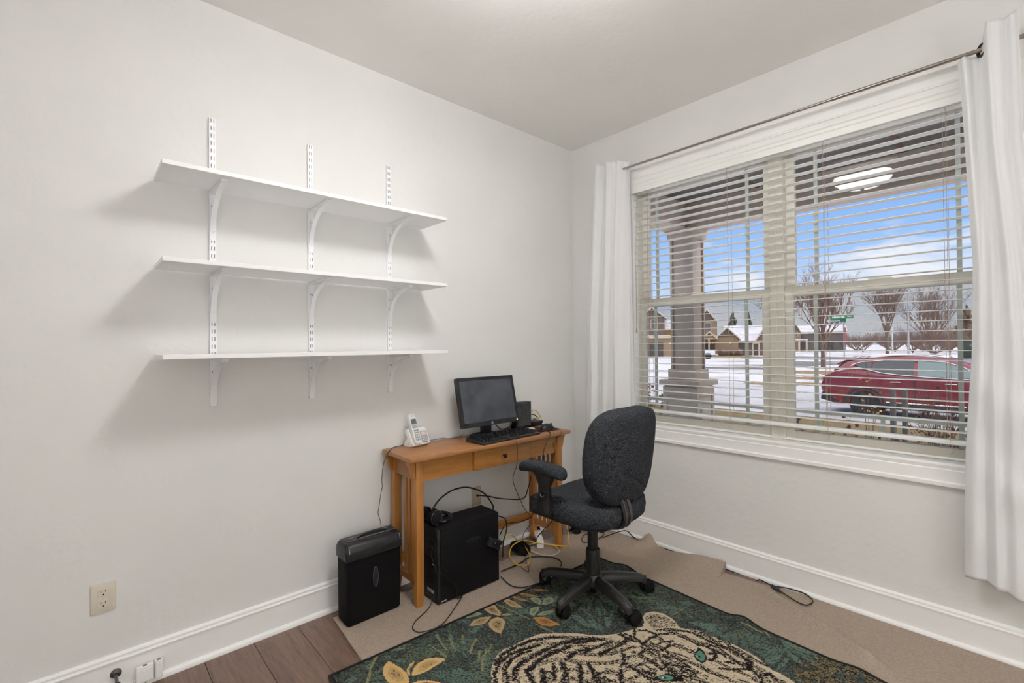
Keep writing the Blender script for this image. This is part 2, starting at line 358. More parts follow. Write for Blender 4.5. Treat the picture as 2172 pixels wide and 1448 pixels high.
curtain('white sheer curtain gathered at the corner side of the window', [(2.5, -.312), (1.385, -.214), (.56, -.196), (.3, -.19)], [(2.5, -.563), (1.37, -.57), (.3, -.582)],
        lambda u: 2.505-.012*u, lambda u: .34, 3.4, .022, 1.2, ((-.500, .74, -.67),), .006, 3, lambda y: -.040*min(1, max(0, (y+.52)/.045))+.020*min(1, max(0, (-.52-y)/.02)))
curtain('white sheer curtain hanging beside the bare wall end of the window', [(2.44, -2.132), (2.257, -2.144), (1.592, -2.168), (1.213, -2.160), (.83, -2.137), (.33, -2.128)], [(2.52, -2.305), (2.04, -2.315), (1.2, -2.40), (.3, -2.46)],
        lambda u: 2.424+.098*min(1, max(0, (u-.36)/.16)), lambda u: .325+.012*math.sin(9*u)-.02*u, 2.4, .022, 2.6, ((-2.208, .81, .58),), .016, 8, lambda y: -.042*min(1, max(0, (-2.195-y)/.03)))
# ================================================================ ceiling lamp (above the frame, seen only as a glint in the panes)
lm = empty('ceiling_lamp', 'semi-flush ceiling lamp with a white glass bowl', 'lamp', (-1.75, -1.40, HC))
M_lit = pmat('lit_opal_glass', (255, 250, 244), rough=.3, emit=(255, 253, 251, LAMP_STRENGTH))
MB().lathe([(.07, 0), (.072, -.012), (.06, -.022), (.012, -.03), (.010, -.12)], (0, 0, 0), 24).build('canopy', M_rod, lm, smooth=True)
MB().lathe([(.195, -.10), (.20, -.115), (.19, -.145), (.16, -.17), (.12, -.19), (.06, -.203), (.012, -.206)], (0, 0, 0), 32).build('glass_bowl', M_lit, lm, smooth=True)
MB().lathe([(.012, -.206), (.014, -.213), (.008, -.224), (.002, -.228)], (0, 0, 0), 14).build('finial', M_rod, lm, smooth=True)
def fill_lamp(label, loc):  # unseen lamp, added behind the camera only to soften and brighten the room
    fl = empty('fill_lamp', label, 'lamp', loc, 0, 'added drum-shade fill lamps')
    MB().lathe([(.14, 0), (.14, .018), (.04, .03), (.014, .04)], (0, 0, 0), 28).build('base', M_rod, fl, smooth=True)
    MB().tube([(0, 0, .03), (0, 0, 1.36)], .012, 12).build('pole', M_rod, fl, smooth=True)
    MB().lathe([(.235, 1.28), (.205, 1.60)], (0, 0, 0), 32).build('lamp_shade', pmat('fill_lamp_shade', (250, 250, 248), rough=.9, emit=(255, 253, 251, FILL_STRENGTH)), fl, smooth=True)
    MB().lathe([(.004, 1.37), (.03, 1.39), (.045, 1.43), (.03, 1.47), (.004, 1.48)], (0, 0, 0), 18).build('bulb', pmat('fill_lamp_bulb', (255, 252, 248), emit=(255, 253, 251, FILL_STRENGTH*110)), fl, smooth=True)
fill_lamp('added fill lamp with a white drum shade in the corner behind the camera', (-4.20, -3.80, 0))
fill_lamp('added fill lamp with a white drum shade against the wall straight behind the camera', (-1.7, -3.95, 0))
# ================================================================ outside
ZG = -.8
def patchmat(name, c1, c2, scale, lo, hi, rough=.9, bump=.3, bs=30):
    return pmat(name, c1, c2=c2, vs=scale, thr=(lo, hi), rough=rough, bump=bump, bs=bs, detail=8, spec=.2, coords='Object')
M_snow = patchmat('snowy_ground', (224, 219, 220), (158, 144, 132), .16, .50, .74, bump=.2, bs=4)
M_street = patchmat('snow_dusted_street', (206, 201, 202), (164, 157, 154), .5, .4, .75, bump=.15, bs=10)
M_road = patchmat('wet_asphalt', (118, 112, 110), (178, 172, 170), .25, .42, .72)
M_grass = patchmat('brown_grass', (128, 104, 74), (176, 150, 118), 2.5, .35, .7, bump=.6, bs=12)
M_lawn = patchmat('dull_lawn', (112, 106, 66), (150, 128, 92), 1.2, .35, .7, bump=.6, bs=12)
M_leafbed = patchmat('leaf_littered_lawn', (108, 110, 70), (142, 106, 82), 5, .4, .62, bump=.8, bs=30)
G = struct(MB().box(3.2, 400, -160, 220, ZG-.3, ZG).build('ground', M_snow))
struct(MB().box(12.3, 21.5, -60, 60, ZG, ZG+.004).build('street', M_street))
struct(MB().box(62, 76, -60, 24, ZG, ZG+.01).build('road_strip', M_road))
def blob(cx, cy, rx, ry, seed, n=28):
    r = random.Random(seed); return [(cx+rx*(1+.22*r.uniform(-1, 1))*math.cos(2*PI*k/n), cy+ry*(1+.22*r.uniform(-1, 1))*math.sin(2*PI*k/n)) for k in range(n)]
struct(MB().prism([(8.2, -14), (12.2, -14), (12.2, 8), (8.2, 8)], ZG, ZG+.03).build('lawn', M_leafbed))
for k, (cx, cy, rx, ry, m) in enumerate(((23.4, 6.6, 1.2, 1.2, M_grass), (28.6, 5.4, 1.5, 2.6, M_grass), (24.2, 4.4, 1.0, 2.6, M_grass), (35, 8.2, 2.0, 2.0, M_grass), (33, 4.2, 2.2, 2.4, M_grass), (74, 33, 5, 7, M_lawn), (86, 36, 8, 5.5, M_lawn), (70, 27, 2.5, 5, M_lawn), (60, 40, 6, 3.2, M_lawn), (42, 6.0, 2.2, 4, M_grass), (22.6, -3, 1.0, 3, M_grass), (44, 12.6, 3, 2, M_road), (52, 11.5, 5, 4.5, M_road), (38, 14.2, 2.2, 3, M_road))):
    struct(MB().prism(blob(cx, cy, rx, ry, k), ZG, ZG+.012+.0005*k).build('ground_patch', m))
# ---------------------------------------------------------------- porch
M_stucco = pmat('porch_taupe', (186, 171, 156), rough=.9, var=.05, vs=10, bump=.35, bs=130, spec=.15)
M_pceil = pmat('porch_ceiling_paint', (104, 98, 92), rough=.85, var=.05, vs=5)
M_dark = pmat('dark_batten', (96, 72, 52), rough=.8)
struct(MB().box(.16, 2.75, -9, .9, -.5, -.12).build('porch_floor', pmat('porch_concrete', (150, 145, 140), rough=.9, var=.05)))
pc = struct(MB().box(.16, 2.75, -9, .62, 2.90, 3.02).build('porch_ceiling', M_pceil))
for y in (-.42, -1.60, -2.9): MB().box(.16, 2.45, y-.02, y+.02, 2.892, 2.90).build('batten', M_dark, pc)
for i in range(14):
    MB().box(.16+i*.17, .16+i*.17+.165, -9, .60, 2.896, 2.90).build('plank', M_pceil, pc, bev=.0015, seg=1)
pb = struct(MB().box(2.45, 2.71, -9, .56, 2.66, 2.92).build('porch_beam', M_stucco)); MB().box(2.44, 2.72, -9, .57, 2.61, 2.66).build('soffit_board', M_stucco, pb, bev=.004)
pb = struct(MB().box(.16, 2.45, .36, .62, 2.66, 2.92).build('porch_beam', M_stucco)); MB().box(.16, 2.45, .35, .63, 2.61, 2.66).build('soffit_board', M_stucco, pb, bev=.004)
col = empty('porch_column', 'taupe square porch column on a panelled pedestal outside the window', 'column', (2.58, .43, -.8))
def sq(h, z0, z1, name, par, bev=.006, m=M_stucco): return MB().box(-h, h, -h, h, z0+.8, z1+.8).build(name, m, par, bev=bev)
sh = sq(.120, .95, 2.51, 'shaft', col)
for sx, sy in ((1, 1), (1, -1), (-1, 1), (-1, -1)):
    MB().box(sx*.128-.014, sx*.128+.014, sy*.128-.014, sy*.128+.014, .95+.8, 2.51+.8).build('corner_board', M_stucco, sh, bev=.002)
sq(.165, 2.50, 2.58, 'capital', col); sq(.185, 2.575, 2.615, 'capital_top', col)
sq(.168, .86, .985, 'plinth', col)
sq(.245, .80, .862, 'pedestal_cap', col); pd = sq(.200, -.8, .80, 'pedestal', col)
for s in (-1, 1):
    for a, b in ((-.21, -.16), (.16, .21)):
        MB().box(s*.205-.008, s*.205+.008, a, b, 0, 1.58).build('stile', M_stucco, pd, bev=.002)
        MB().box(a, b, s*.205-.008, s*.205+.008, 0, 1.58).build('stile', M_stucco, pd, bev=.002)
    MB().box(s*.205-.008, s*.205+.008, -.16, .16, 1.48, 1.58).build('rail', M_stucco, pd, bev=.002)
    MB().box(-.16, .16, s*.205-.008, s*.205+.008, 1.48, 1.58).build('rail', M_stucco, pd, bev=.002)
# ---------------------------------------------------------------- red SUV
M_red = pmat('car_red', (128, 30, 42), rough=.28, metal=.2, var=.05, vs=3, coat=.8)
M_blk = pmat('car_black_plastic', (42, 42, 46), rough=.6, var=.08)
M_cglass = pmat('car_glass', (46, 50, 56), rough=.06, var=.05, spec=.8)
M_cglass2 = pmat('car_glass_pale', (120, 140, 136), rough=.08, var=.05, spec=.8)
M_chrome = pmat('chrome', (200, 200, 202), rough=.15, metal=1, var=.02)
M_tyre = pmat('tyre', (34, 34, 36), rough=.85, var=.1, vs=20)
M_alloy = pmat('alloy', (130, 130, 135), rough=.35, metal=.8, var=.05)
M_lamp = pmat('tail_lamp', (120, 60, 62), rough=.15, var=.1)
M_csnow = pmat('car_snow', (228, 226, 230), rough=.8, var=.03, bump=.3, bs=25)
car = empty('car', 'dark red sport utility car parked at the kerb with snow on its roof', 'car', (13.4, 1.95, ZG+.004), R(-90))
# local: +x = towards the front, +y = away from the near side is -? (rz -90: local x -> -Y world, local y -> +X world)
def car_side(w0, w1, poly, name, mat, par=car, bev=.03): return MB().prism(poly, w0, w1, 'y').build(name, mat, par, bev=bev, seg=3)
LW = 1.86
def section(l, zb, zt, inset_b, inset_t, n=6):
    pts = []
    zs = [zb+(zt-zb)*k/n for k in range(n+1)]
    def ins(z):
        t = (z-zb)/(zt-zb); return inset_b*(1-t)**3+inset_t*t**4
    a = [(l, ins(z), z) for z in zs]; b = [(l, LW-ins(z), z) for z in reversed(zs)]
    return a+b
st = [(.02, .55, .98, .30, .25), (.10, .42, 1.12, .14, .16), (.30, .34, 1.17, .05, .10), (.62, .30, 1.19, .02, .08), (1.05, .29, 1.17, .0, .06), (1.6, .28, 1.12, .02, .05), (2.4, .28, 1.08, .03, .04), (3.2, .28, 1.05, .02, .05), (3.7, .29, 1.03, .0, .08), (4.2, .32, .96, .03, .16), (4.6, .36, .86, .14, .26), (4.76, .46, .72, .30, .38)]
MB().loft([section(*q) for q in st]).build('body', M_red, car, smooth=True, ang=50)
def gh(l, z, ins): return [(l, ins, 1.04), (l, ins+.015, 1.1), (l, ins+.18*min(1, max(0, (z-1.04)/.62)), z-.03), (l, ins+.26*min(1, max(0, (z-1.04)/.62)), z), (l, LW-ins-.26*min(1, max(0, (z-1.04)/.62)), z), (l, LW-ins-.18*min(1, max(0, (z-1.04)/.62)), z-.03), (l, LW-ins-.015, 1.1), (l, LW-ins, 1.04)]
MB().loft([gh(.22, 1.14, .10), gh(.42, 1.36, .09), gh(.62, 1.53, .08), (gh(.9, 1.60, .07)), gh(1.5, 1.665, .06), gh(2.2, 1.68, .06), gh(2.8, 1.63, .06), gh(3.2, 1.48, .06), gh(3.7, 1.16, .07)]).build('cabin', M_red, car, smooth=True, ang=60)
def side_pt(l, z, off=.006):
    ins = .06+.18*min(1, max(0, (z-1.04)/.62)); return (l, ins-off-.012, z)
def side_panel(name, poly, mat, off=.008, par=car):
    m = MB(); a = [side_pt(l, z, off) for l, z in poly]; b = [(p[0], p[1]+.03, p[2]) for p in a]; m.loft([a, b]); return m.build(name, mat, par)
top = [(.78, 1.44), (.98, 1.515), (1.5, 1.57), (2.2, 1.585), (2.75, 1.54), (3.05, 1.44), (3.42, 1.20)]
bot = [(3.46, 1.12), (2.4, 1.15), (1.7, 1.20), (1.25, 1.27), (1.0, 1.33)]
side_panel('quarter_window', [(.80, 1.445), (.98, 1.51), (1.22, 1.545), (1.22, 1.285), (1.0, 1.335)], M_cglass)
side_panel('rear_side_window', [(1.26, 1.55), (1.6, 1.572), (2.12, 1.58), (2.12, 1.175), (1.7, 1.205), (1.26, 1.27)], M_cglass)
side_panel('front_side_window', [(2.20, 1.58), (2.75, 1.535), (3.05, 1.435), (3.40, 1.20), (3.38, 1.135), (2.20, 1.165)], M_cglass2)
MB().tube([side_pt(l, z, .02) for l, z in [(.74, 1.40)]+top+[(3.46, 1.15)]], .012, 6).build('chrome_strip', M_chrome, car)
MB().tube([side_pt(l, z, .025) for l, z in [(.30, 1.22), (.70, 1.33), (.95, 1.345), (1.15, 1.30), (1.45, 1.225), (1.8, 1.185), (2.4, 1.145), (3.46, 1.105)]], .013, 6).build('chrome_strip', M_chrome, car)
MB().prism([(.30, 1.25), (.50, 1.43), (.62, 1.52), (.60, 1.54), (.46, 1.44), (.26, 1.25)], .35, LW-.35, 'y').build('rear_window', M_cglass, car)
MB().grid(14, 8, lambda u, v: (.75+u*2.0, .34+v*(LW-.68), 1.665+.06*math.sin(PI*min(1, u*1.1+.02))*.9+.018*math.sin(9*u+5*v)*.3)).build('roof_snow', M_csnow, car, smooth=True).modifiers.new('t', 'SOLIDIFY').thickness = .03
for w in (.30, LW-.30): MB().tube([(.85, w, 1.62), (1.0, w, 1.68), (2.3, w, 1.725), (2.75, w, 1.655)], .016, 6).build('roof_rail', M_chrome, car, smooth=True)
MB().prism([(.40, 1.42), (.66, 1.56), (.86, 1.60), (.64, 1.58), (.38, 1.46)], .25, LW-.25, 'y').build('spoiler', M_red, car, bev=.01)
for w, s in ((.07, 1), (LW-.07, -1)):
    m = MB(); m.prism([(.02, 1.0), (.16, .99), (.40, 1.03), (.62, 1.08), (.40, 1.10), (.10, 1.08)], w-.03, w+.03, 'y'); m.build('tail_lamp', M_lamp, car, bev=.01)
MB().prism([(.0, .42), (.03, .62), (.12, .66), (.62, .58), (.58, .36), (.30, .34)], .03, LW-.03, 'y').build('rear_bumper', M_blk, car, bev=.03)
MB().box(1.40, 3.32, -.005, .05, .26, .40).build('sill_trim', M_blk, car, bev=.01); MB().tube([(1.55, -.012, .44), (3.2, -.012, .44)], .018, 6).build('chrome_strip', M_chrome, car)
for l in (1.75, 2.85): MB().tube(spline([(l-.11, -.008, .98), (l-.08, -.035, .985), (l+.08, -.035, .99), (l+.11, -.008, .99)], 4), .017, 8).build('door_handle', M_chrome, car, smooth=True)
for a, b in ((2.15, 2.17),): MB().box(a, b, -.002, .03, .42, 1.06).build('door_gap', M_blk, car)
def wheel(l, w, s):
    t = MB(); t.lathe([(.25, -.10), (.34, -.11), (.37, -.08), (.37, .08), (.34, .11), (.25, .10)], (l, w, .37), 28, 'y').build('tyre', M_tyre, car, smooth=True)
    rm = MB(); rm.lathe([(.255, -.07), (.25, -.095), (.22, -.085), (.22, .08), (.255, .07)], (l, w, .37), 28, 'y')
    for k in range(5):
        a = 2*PI*k/5+.3
        for da in (-.13, .13): rm.tube([(l+.03*math.cos(a), w+s*.085, .37+.03*math.sin(a)), (l+.24*math.cos(a+da), w+s*.08, .37+.24*math.sin(a+da))], .017, 6)
    rm.lathe([(.002, -.095), (.055, -.09), (.055, .09), (.002, .095)], (l, w, .37), 14, 'y'); rm.build('rim', M_alloy, car, smooth=True)
    ar = MB(); ar.tube([(l+.44*math.cos(PI*k/16), w+s*.085, .37+.44*math.sin(PI*k/16)) for k in range(17)], .045, 6); ar.build('wheel_arch', M_blk, car, smooth=True)
for l in (1.08, 3.90): wheel(l, .10, -1); wheel(l, LW-.10, 1)
# ---------------------------------------------------------------- white pickup across the street
M_wcar = pmat('car_white', (216, 218, 220), rough=.35, var=.03, coat=.5)
tr = empty('pickup_truck', 'white pickup truck in a driveway, half hidden by the porch column', 'truck', (58.7, 25.6, ZG), R(-65.6))
MB().prism([(0, .55), (0, 1.15), (-.05, 1.22), (-1.9, 1.24), (-1.95, 1.30), (-2.1, 1.9), (-2.4, 1.95), (-3.4, 1.92), (-4.1, 1.32), (-5.3, 1.2), (-5.55, 1.0), (-5.6, .5)], 0, 1.9, 'y').build('body', M_wcar, tr, bev=.05)
MB().prism([(-2.15, 1.36), (-2.25, 1.82), (-3.35, 1.80), (-3.95, 1.34)], -.01, .03, 'y').build('side_window', M_cglass, tr)
for l in (-1.05, -4.55):
    for w in (.02, 1.66): MB().lathe([(.2, 0), (.42, .0), (.42, .22), (.2, .22)], (l, w-.02, .42), 20, 'y').build('wheel', M_tyre, tr, smooth=True)
MB().box(-.18, .012, -.012, .22, .72, 1.12).build('tail_lamp', pmat('truck_lamp', (150, 40, 46), rough=.2), tr, bev=.02)
MB().box(-.03, .015, 1.66, 1.9, .72, 1.12).build('tail_lamp', pmat('truck_lamp', (150, 40, 46), rough=.2), tr, bev=.02)
MB().box(-.05, .12, .05, 1.85, .42, .62).build('bumper', M_chrome, tr, bev=.03)
# ---------------------------------------------------------------- houses
M_tan = pmat('siding_tan', (150, 124, 98), rough=.9, var=.06, vs=1, vscale=(.3, .3, 6)); M_brn = pmat('siding_brown', (112, 92, 80), rough=.9, var=.06, vs=1, vscale=(.3, .3, 6))
M_grey = pmat('siding_grey', (104, 94, 90), rough=.9, var=.06); M_och = pmat('siding_ochre', (156, 118, 66), rough=.9, var=.06)
M_rsnow = pmat('roof_snow', (214, 210, 214), c2=(186, 180, 184), rough=.9, vs=.6, thr=(.4, .7)); M_fas = pmat('fascia_cream', (206, 190, 164), rough=.7, var=.03)
M_gar = pmat('garage_dark', (74, 66, 64), rough=.7, var=.05); M_wpane = pmat('house_pane', (96, 92, 98), rough=.15, var=.1); M_drk = pmat('entry_dark', (66, 54, 48), rough=.9)
M_hedge = pmat('hedge_brown', (96, 74, 66), c2=(128, 100, 84), rough=1, vs=3, bump=.8, bs=6)
def hbox(h, x0, x1, y0, y1, z0, z1, mat, name): return MB().box(x0, x1, y0, y1, z0, z1).build(name, mat, h)
def gable(h, x0, x1, y0, y1, z0, zp, mat, ov=.35):   # gable end faces the viewer
    xc = (x0+x1)/2; MB().prism([(x0, z0), (x1, z0), (xc, zp-.12)], y0+.02, y1, 'y').build('gable_wall', mat, h)
    r = MB(); sl = (zp-z0)/(xc-x0); t = .16
    for s in (-1, 1):
        xe = xc+s*((x1-x0)/2+ov); ze = z0-ov*sl
        r.prism([(xc, zp), (xe, ze), (xe, ze+t), (xc, zp+t)], y0-ov, y1, 'y')
    rf = r.build('roof', M_rsnow, h)
    f = MB()
    for s in (-1, 1):
        xe = xc+s*((x1-x0)/2+ov); ze = z0-ov*sl; f.prism([(xc, zp-.12), (xe, ze-.12), (xe, ze+.06), (xc, zp+.06)], y0-ov-.06, y0-ov, 'y')
    f.build('fascia', M_fas, rf)
def eave(h, x0, x1, y0, y1, z0, zr, ov=.35):          # ridge runs along x
    yc = (y0+y1)/2; sl = (zr-z0)/(yc-y0); r = MB()
    for s in (-1, 1):
        ye = yc+s*((y1-y0)/2+ov); ze = z0-ov*sl; r.prism([(yc, zr), (ye, ze), (ye, ze+.16), (yc, zr+.16)], x0-ov, x1+ov, 'x')
    rf = r.build('roof', M_rsnow, h); MB().box(x0-ov, x1+ov, y0-ov-.05, y0-ov, z0-ov*sl-.12, z0-ov*sl+.1).build('fascia', M_fas, rf)
def hwin(h, xc, zc, w, hh, y=-.01):
    f = MB(); f.box(xc-w/2-.08, xc+w/2+.08, y-.05, y, zc-hh/2-.08, zc+hh/2+.08); f = f.build('window', M_fas, h)
    for s in (-1, 1): MB().box(xc+s*w/4-w/4+.03, xc+s*w/4+w/4-.03, y-.07, y-.03, zc-hh/2, zc+hh/2).build('pane', M_wpane, f)
hb = empty('house', 'tan two-storey house with snowy gables behind the white pickup', 'house', (78.5, 31.92, ZG), R(-67.1))
hbox(hb, -5.3, -2.5, 0, 6, 0, 6.0, M_tan, 'wall'); gable(hb, -5.3, -2.5, 0, 6, 6.0, 7.85, M_brn)
hwin(hb, -3.9, 4.9, 1.1, 1.3)
hbox(hb, -2.5, .9, .3, 7, 0, 3.05, M_tan, 'wall'); gable(hb, -2.5, .9, .3, 7, 3.05, 4.7, M_brn)
hbox(hb, .9, 5.4, .8, 8, 0, 2.5, M_brn, 'wall'); eave(hb, -1.0, 5.4, .8, 8.5, 2.6, 5.0); gable(hb, 3.5, 5.9, .4, 5, 2.5, 4.3, M_brn)
hbox(hb, -4.6, -2.4, -1.3, 0, 2.75, 2.95, M_fas, 'porch_beam'); gable(hb, -4.6, -2.4, -1.3, 0, 2.95, 4.0, M_tan, .2)
for x in (-4.5, -3.6): hbox(hb, x-.12, x+.12, -1.3, -1.06, 0, 2.75, M_fas, 'porch_post')
hbox(hb, -4.4, -2.7, -.05, 0, 0, 2.3, M_drk, 'entry'); hbox(hb, 1.0, 2.3, .74, .8, 0, 2.1, M_gar, 'garage_door')
d = hbox(hb, 3.0, 4.1, .70, .8, 0, 2.15, M_fas, 'door_frame'); MB().box(3.2, 3.9, .66, .72, 0, 1.9).build('door_leaf', M_gar, d)
sl = empty('string_lights', 'row of red and green bulbs glowing on the tan house eave', 'lights', (78.5, 31.92, ZG+2.14), R(-67.1))
MB().tube([(-3.2, -.25, .12), (-1.5, -.28, .04), (.9, -.25, .10)], .012, 4).build('wire', M_drk, sl)
for x, c_ in ((-3.0, (255, 60, 60)), (-.35, (70, 255, 70)), (.62, (255, 60, 60))):
    MB().lathe([(.02, .1), (.11, .04), (.12, -.04), (.02, -.13)], (x, -.27, 0), 10).build('bulb', pmat('bulb_%d' % c_[0], c_, rough=.4, emit=c_+(1.6,)), sl, smooth=True)
hd = empty('hedge', 'brown winter hedge in front of the tan house', 'hedge', (78.0, 31.0, ZG), R(-67.1))
def lump(m, x, y, z, rx, ry, rz, seed, n=10):
    r = random.Random(seed); rings = []
    for i in range(n+1):
        t = -PI/2+PI*i/n; rings.append([(x+rx*math.cos(t)*math.cos(2*PI*k/14)*(1+.14*r.uniform(-1, 1)), y+ry*math.cos(t)*math.sin(2*PI*k/14)*(1+.14*r.uniform(-1, 1)), z+rz*math.sin(t)*(1+.05*r.uniform(-1, 1))) for k in range(14)])
    m.loft(rings); return m
m = MB()
for k in range(4): lump(m, -2.2+k*.85, -.2, .55, .6, .5, .6, k)
m.build('foliage', M_hedge, hd)
ha = empty('house', 'brown house with a dark garage door left of the porch column', 'house', (69.5, 40.11, ZG), R(-59.6))
hbox(ha, -3.2, .75, 0, 7, 0, 6.6, M_brn, 'wall'); gable(ha, -3.2, .75, 0, 7, 6.6, 8.2, M_brn)
hwin(ha, -.9, 5.4, 1.0, 1.5); hwin(ha, -2.4, 5.4, 1.0, 1.5)
hbox(ha, -3.2, 3.2, -1.6, .0, 0, 3.0, M_tan, 'wall'); hbox(ha, -3.4, 3.4, -1.9, 0, 3.0, 3.35, M_fas, 'eave_board'); hbox(ha, -3.3, 3.3, -1.8, .1, 3.35, 3.5, M_rsnow, 'roof')
hbox(ha, -3.0, .5, -1.65, -1.58, 0, 2.3, M_gar, 'garage_door'); hbox(ha, .75, 5.5, .5, 7, 0, 4.6, M_och, 'wall'); eave(ha, .75, 5.5, .5, 8, 4.6, 6.0)
MB().lathe([(.02, .1), (.1, 0), (.02, -.1)], (1.6, -1.75, 2.15), 8).build('porch_light', pmat('porch_bulb', (255, 214, 150), emit=(255, 214, 150, 4)), ha)
hc = empty('house', 'low grey-brown house with a snowy roof beyond the street sign', 'house', (123.46, 31.59, ZG), R(-75))
hbox(hc, -5.4, 5.4, 0, 8, 0, 4.6, M_grey, 'wall'); eave(hc, -5.4, 5.4, 0, 9, 4.5, 6.0); gable(hc, -5.3, -3.2, -.8, 4, 4.6, 6.6, M_brn); hbox(hc, -5.3, -3.2, -.8, 0, 0, 4.6, M_tan, 'wall'); hwin(hc, -4.25, 4.0, .8, 1.0, -.81)
hbox(hc, -5.6, -1.8, -2, 0, 2.6, 2.9, M_rsnow, 'porch_roof')
for x in (-3.5, -2.0): hbox(hc, x-.16, x+.16, -2, -1.7, 0, 2.6, M_fas, 'porch_post')
hbox(hc, .2, 3.2, -.06, 0, 0, 2.4, M_gar, 'garage_door')
# ---------------------------------------------------------------- trees
M_bark = pmat('bark', (112, 92, 82), rough=.95, var=.12, vs=4); M_twig = pmat('twig', (128, 102, 90), rough=.95, var=.12, vs=4)
def bare_tree(name, label, cat, loc, h, spread, seed, trunk=.28, split=.3, n1=9, n2=6, n3=4, up=.85, thick=1.0, group='bare winter trees along the street', leafy=None):
    rn = random.Random(seed); e = empty(name, label, cat, loc, 0, group)
    t = MB(); t.tube([(0, 0, -.05), (.02*h*rn.uniform(-1, 1), 0, h*split*.5), (0, .01*h, h*split), (0, 0, h*(split+.25))], [.024*h*thick, .019*h*thick, .016*h*thick, .008*h*thick], 7); t.build('trunk', M_bark, e, smooth=True)
    b = MB(); tips = []
    def br(p, d, L, r, lev):
        q = [p]; dd = d.copy(); seg = 3
        for k in range(seg):
            dd = (dd+Vector((rn.uniform(-.12, .12), rn.uniform(-.12, .12), .10*up))).normalized(); q.append(q[-1]+dd*L/seg)
        b.tube(q, [r*(1-.75*k/seg) for k in range(seg+1)], 4 if lev < 2 else 3, cap=False)
        if lev >= 3: tips.append(q[-1]); return
        n = (n2, n3, n3)[lev-0] if lev < 3 else 0
        for k in range(n):
            f = rn.uniform(.3, 1); i = min(int(f*seg), seg-1); pp = q[i].lerp(q[i+1], f*seg-i)
            ax = Vector((rn.uniform(-1, 1), rn.uniform(-1, 1), rn.uniform(-.3, 1)*up)).normalized()
            br(pp, (dd*.8+ax*.62).normalized(), L*rn.uniform(.38, .6), r*.52, lev+1)
    for k in range(n1):
        a = 2*PI*k/n1+rn.uniform(-.3, .3); z = h*split*rn.uniform(.75, 1.5)
        d = Vector((math.cos(a)*spread/h*1.1, math.sin(a)*spread/h*1.1, up)).normalized()
        br(Vector((0, 0, z)), d, (h-z)*rn.uniform(.6, .82), .010*h*thick, 0)
    b.build('branches', M_twig, e, fixn=False)
    return e, tips
bare_tree('bare_tree', 'bare vase-shaped tree beside the street sign', 'tree', (43.5, 9.68, ZG), 7.6, 3.0, 11, split=.30, n1=13, n2=6, n3=5)
bare_tree('bare_tree', 'tall bare tree rising behind the parked red car', 'tree', (91.5, 13.35, ZG), 11.2, 2.8, 12, split=.3, n1=11, n2=6, n3=5)
bare_tree('bare_tree', 'wide bushy bare tree right of the tall light pole', 'tree', (101.9, 9.28, ZG), 10, 4.2, 13, split=.12, n1=13, n2=6, n3=5)
bare_tree('bare_tree', 'bare tree half hidden by the mullion between the two windows', 'tree', (62.7, 19.3, ZG), 9.6, 4.6, 14, split=.28, n1=10, n2=5, n3=4)
for k, (x, y, h_, lb) in enumerate(((107.4, 12.4, 5.2, 'low bare thicket at the foot of the light pole'), (112.4, 7.9, 5.6, 'low bare thicket near the green utility cabinet'), (113.0, 20.8, 4.4, 'low bare thicket behind the street sign post'), (118, 16.5, 5.0, 'low bare thicket far behind the red car roof'))):
    bare_tree('thicket', lb, 'bushes', (x, y, ZG), h_, 3.8, 30+k, split=.03, n1=18, n2=6, n3=3, thick=.9, group='bare thickets in the distance')
for k, (x, y, h_, lb) in enumerate(((96, 8.2, 4.2, 'brown thicket between the light pole and the wide bare tree'), (104, 4.6, 4.6, 'brown thicket left of the green utility cabinet'), (126, 24.5, 5.2, 'brown thicket at the right end of the low grey house'), (124, 13.0, 5.4, 'brown thicket behind the tall bare tree'), (128, 9.5, 5.6, 'brown thicket far behind the wide bare tree'), (128, 18.6, 4.8, 'brown thicket far behind the short pale pole'))):
    bare_tree('thicket', lb, 'bushes', (x, y, ZG), h_, 5.0, 60+k, split=.02, n1=24, n2=7, n3=4, thick=1.0, up=.6, group='bare thickets in the distance')
M_fir = pmat('evergreen', (66, 72, 58), c2=(92, 92, 72), rough=1, vs=3, bump=.8, bs=8); M_fir2 = pmat('evergreen_brown', (96, 78, 58), c2=(120, 98, 74), rough=1, vs=3, bump=.8, bs=8)
def evergreen(label, loc, h, w, seed, m):
    rn = random.Random(seed); e = empty('evergreen_tree', label, 'tree', loc, 0, 'evergreens beyond the roofs')
    MB().tube([(0, 0, 0), (0, 0, h*.35)], [.03*h, .02*h], 7).build('trunk', M_bark, e)
    f = MB()
    for k in range(60):
        t = .14+.84*(k/59)**1.1; r = w*.5*(1-t)**.7*rn.uniform(.5, 1); a = rn.uniform(0, 2*PI)
        lump(f, r*math.cos(a), r*math.sin(a), h*t, w*.19*(1.15-t), w*.19*(1.15-t), h*.055, seed*50+k, 5)
    f.build('foliage', m, e)
evergreen('rounded evergreen above the snowy roof of the tan house', (117.2, 48.1, ZG), 9.6, 4.6, 1, M_fir)
evergreen('pointed evergreen above the snowy roof near the mullion', (122.2, 46.3, ZG), 10.0, 3.6, 2, M_fir)
evergreen('brownish evergreen partly covered by the right curtain', (121.6, 6.3, ZG), 8.6, 5.0, 3, M_fir2)
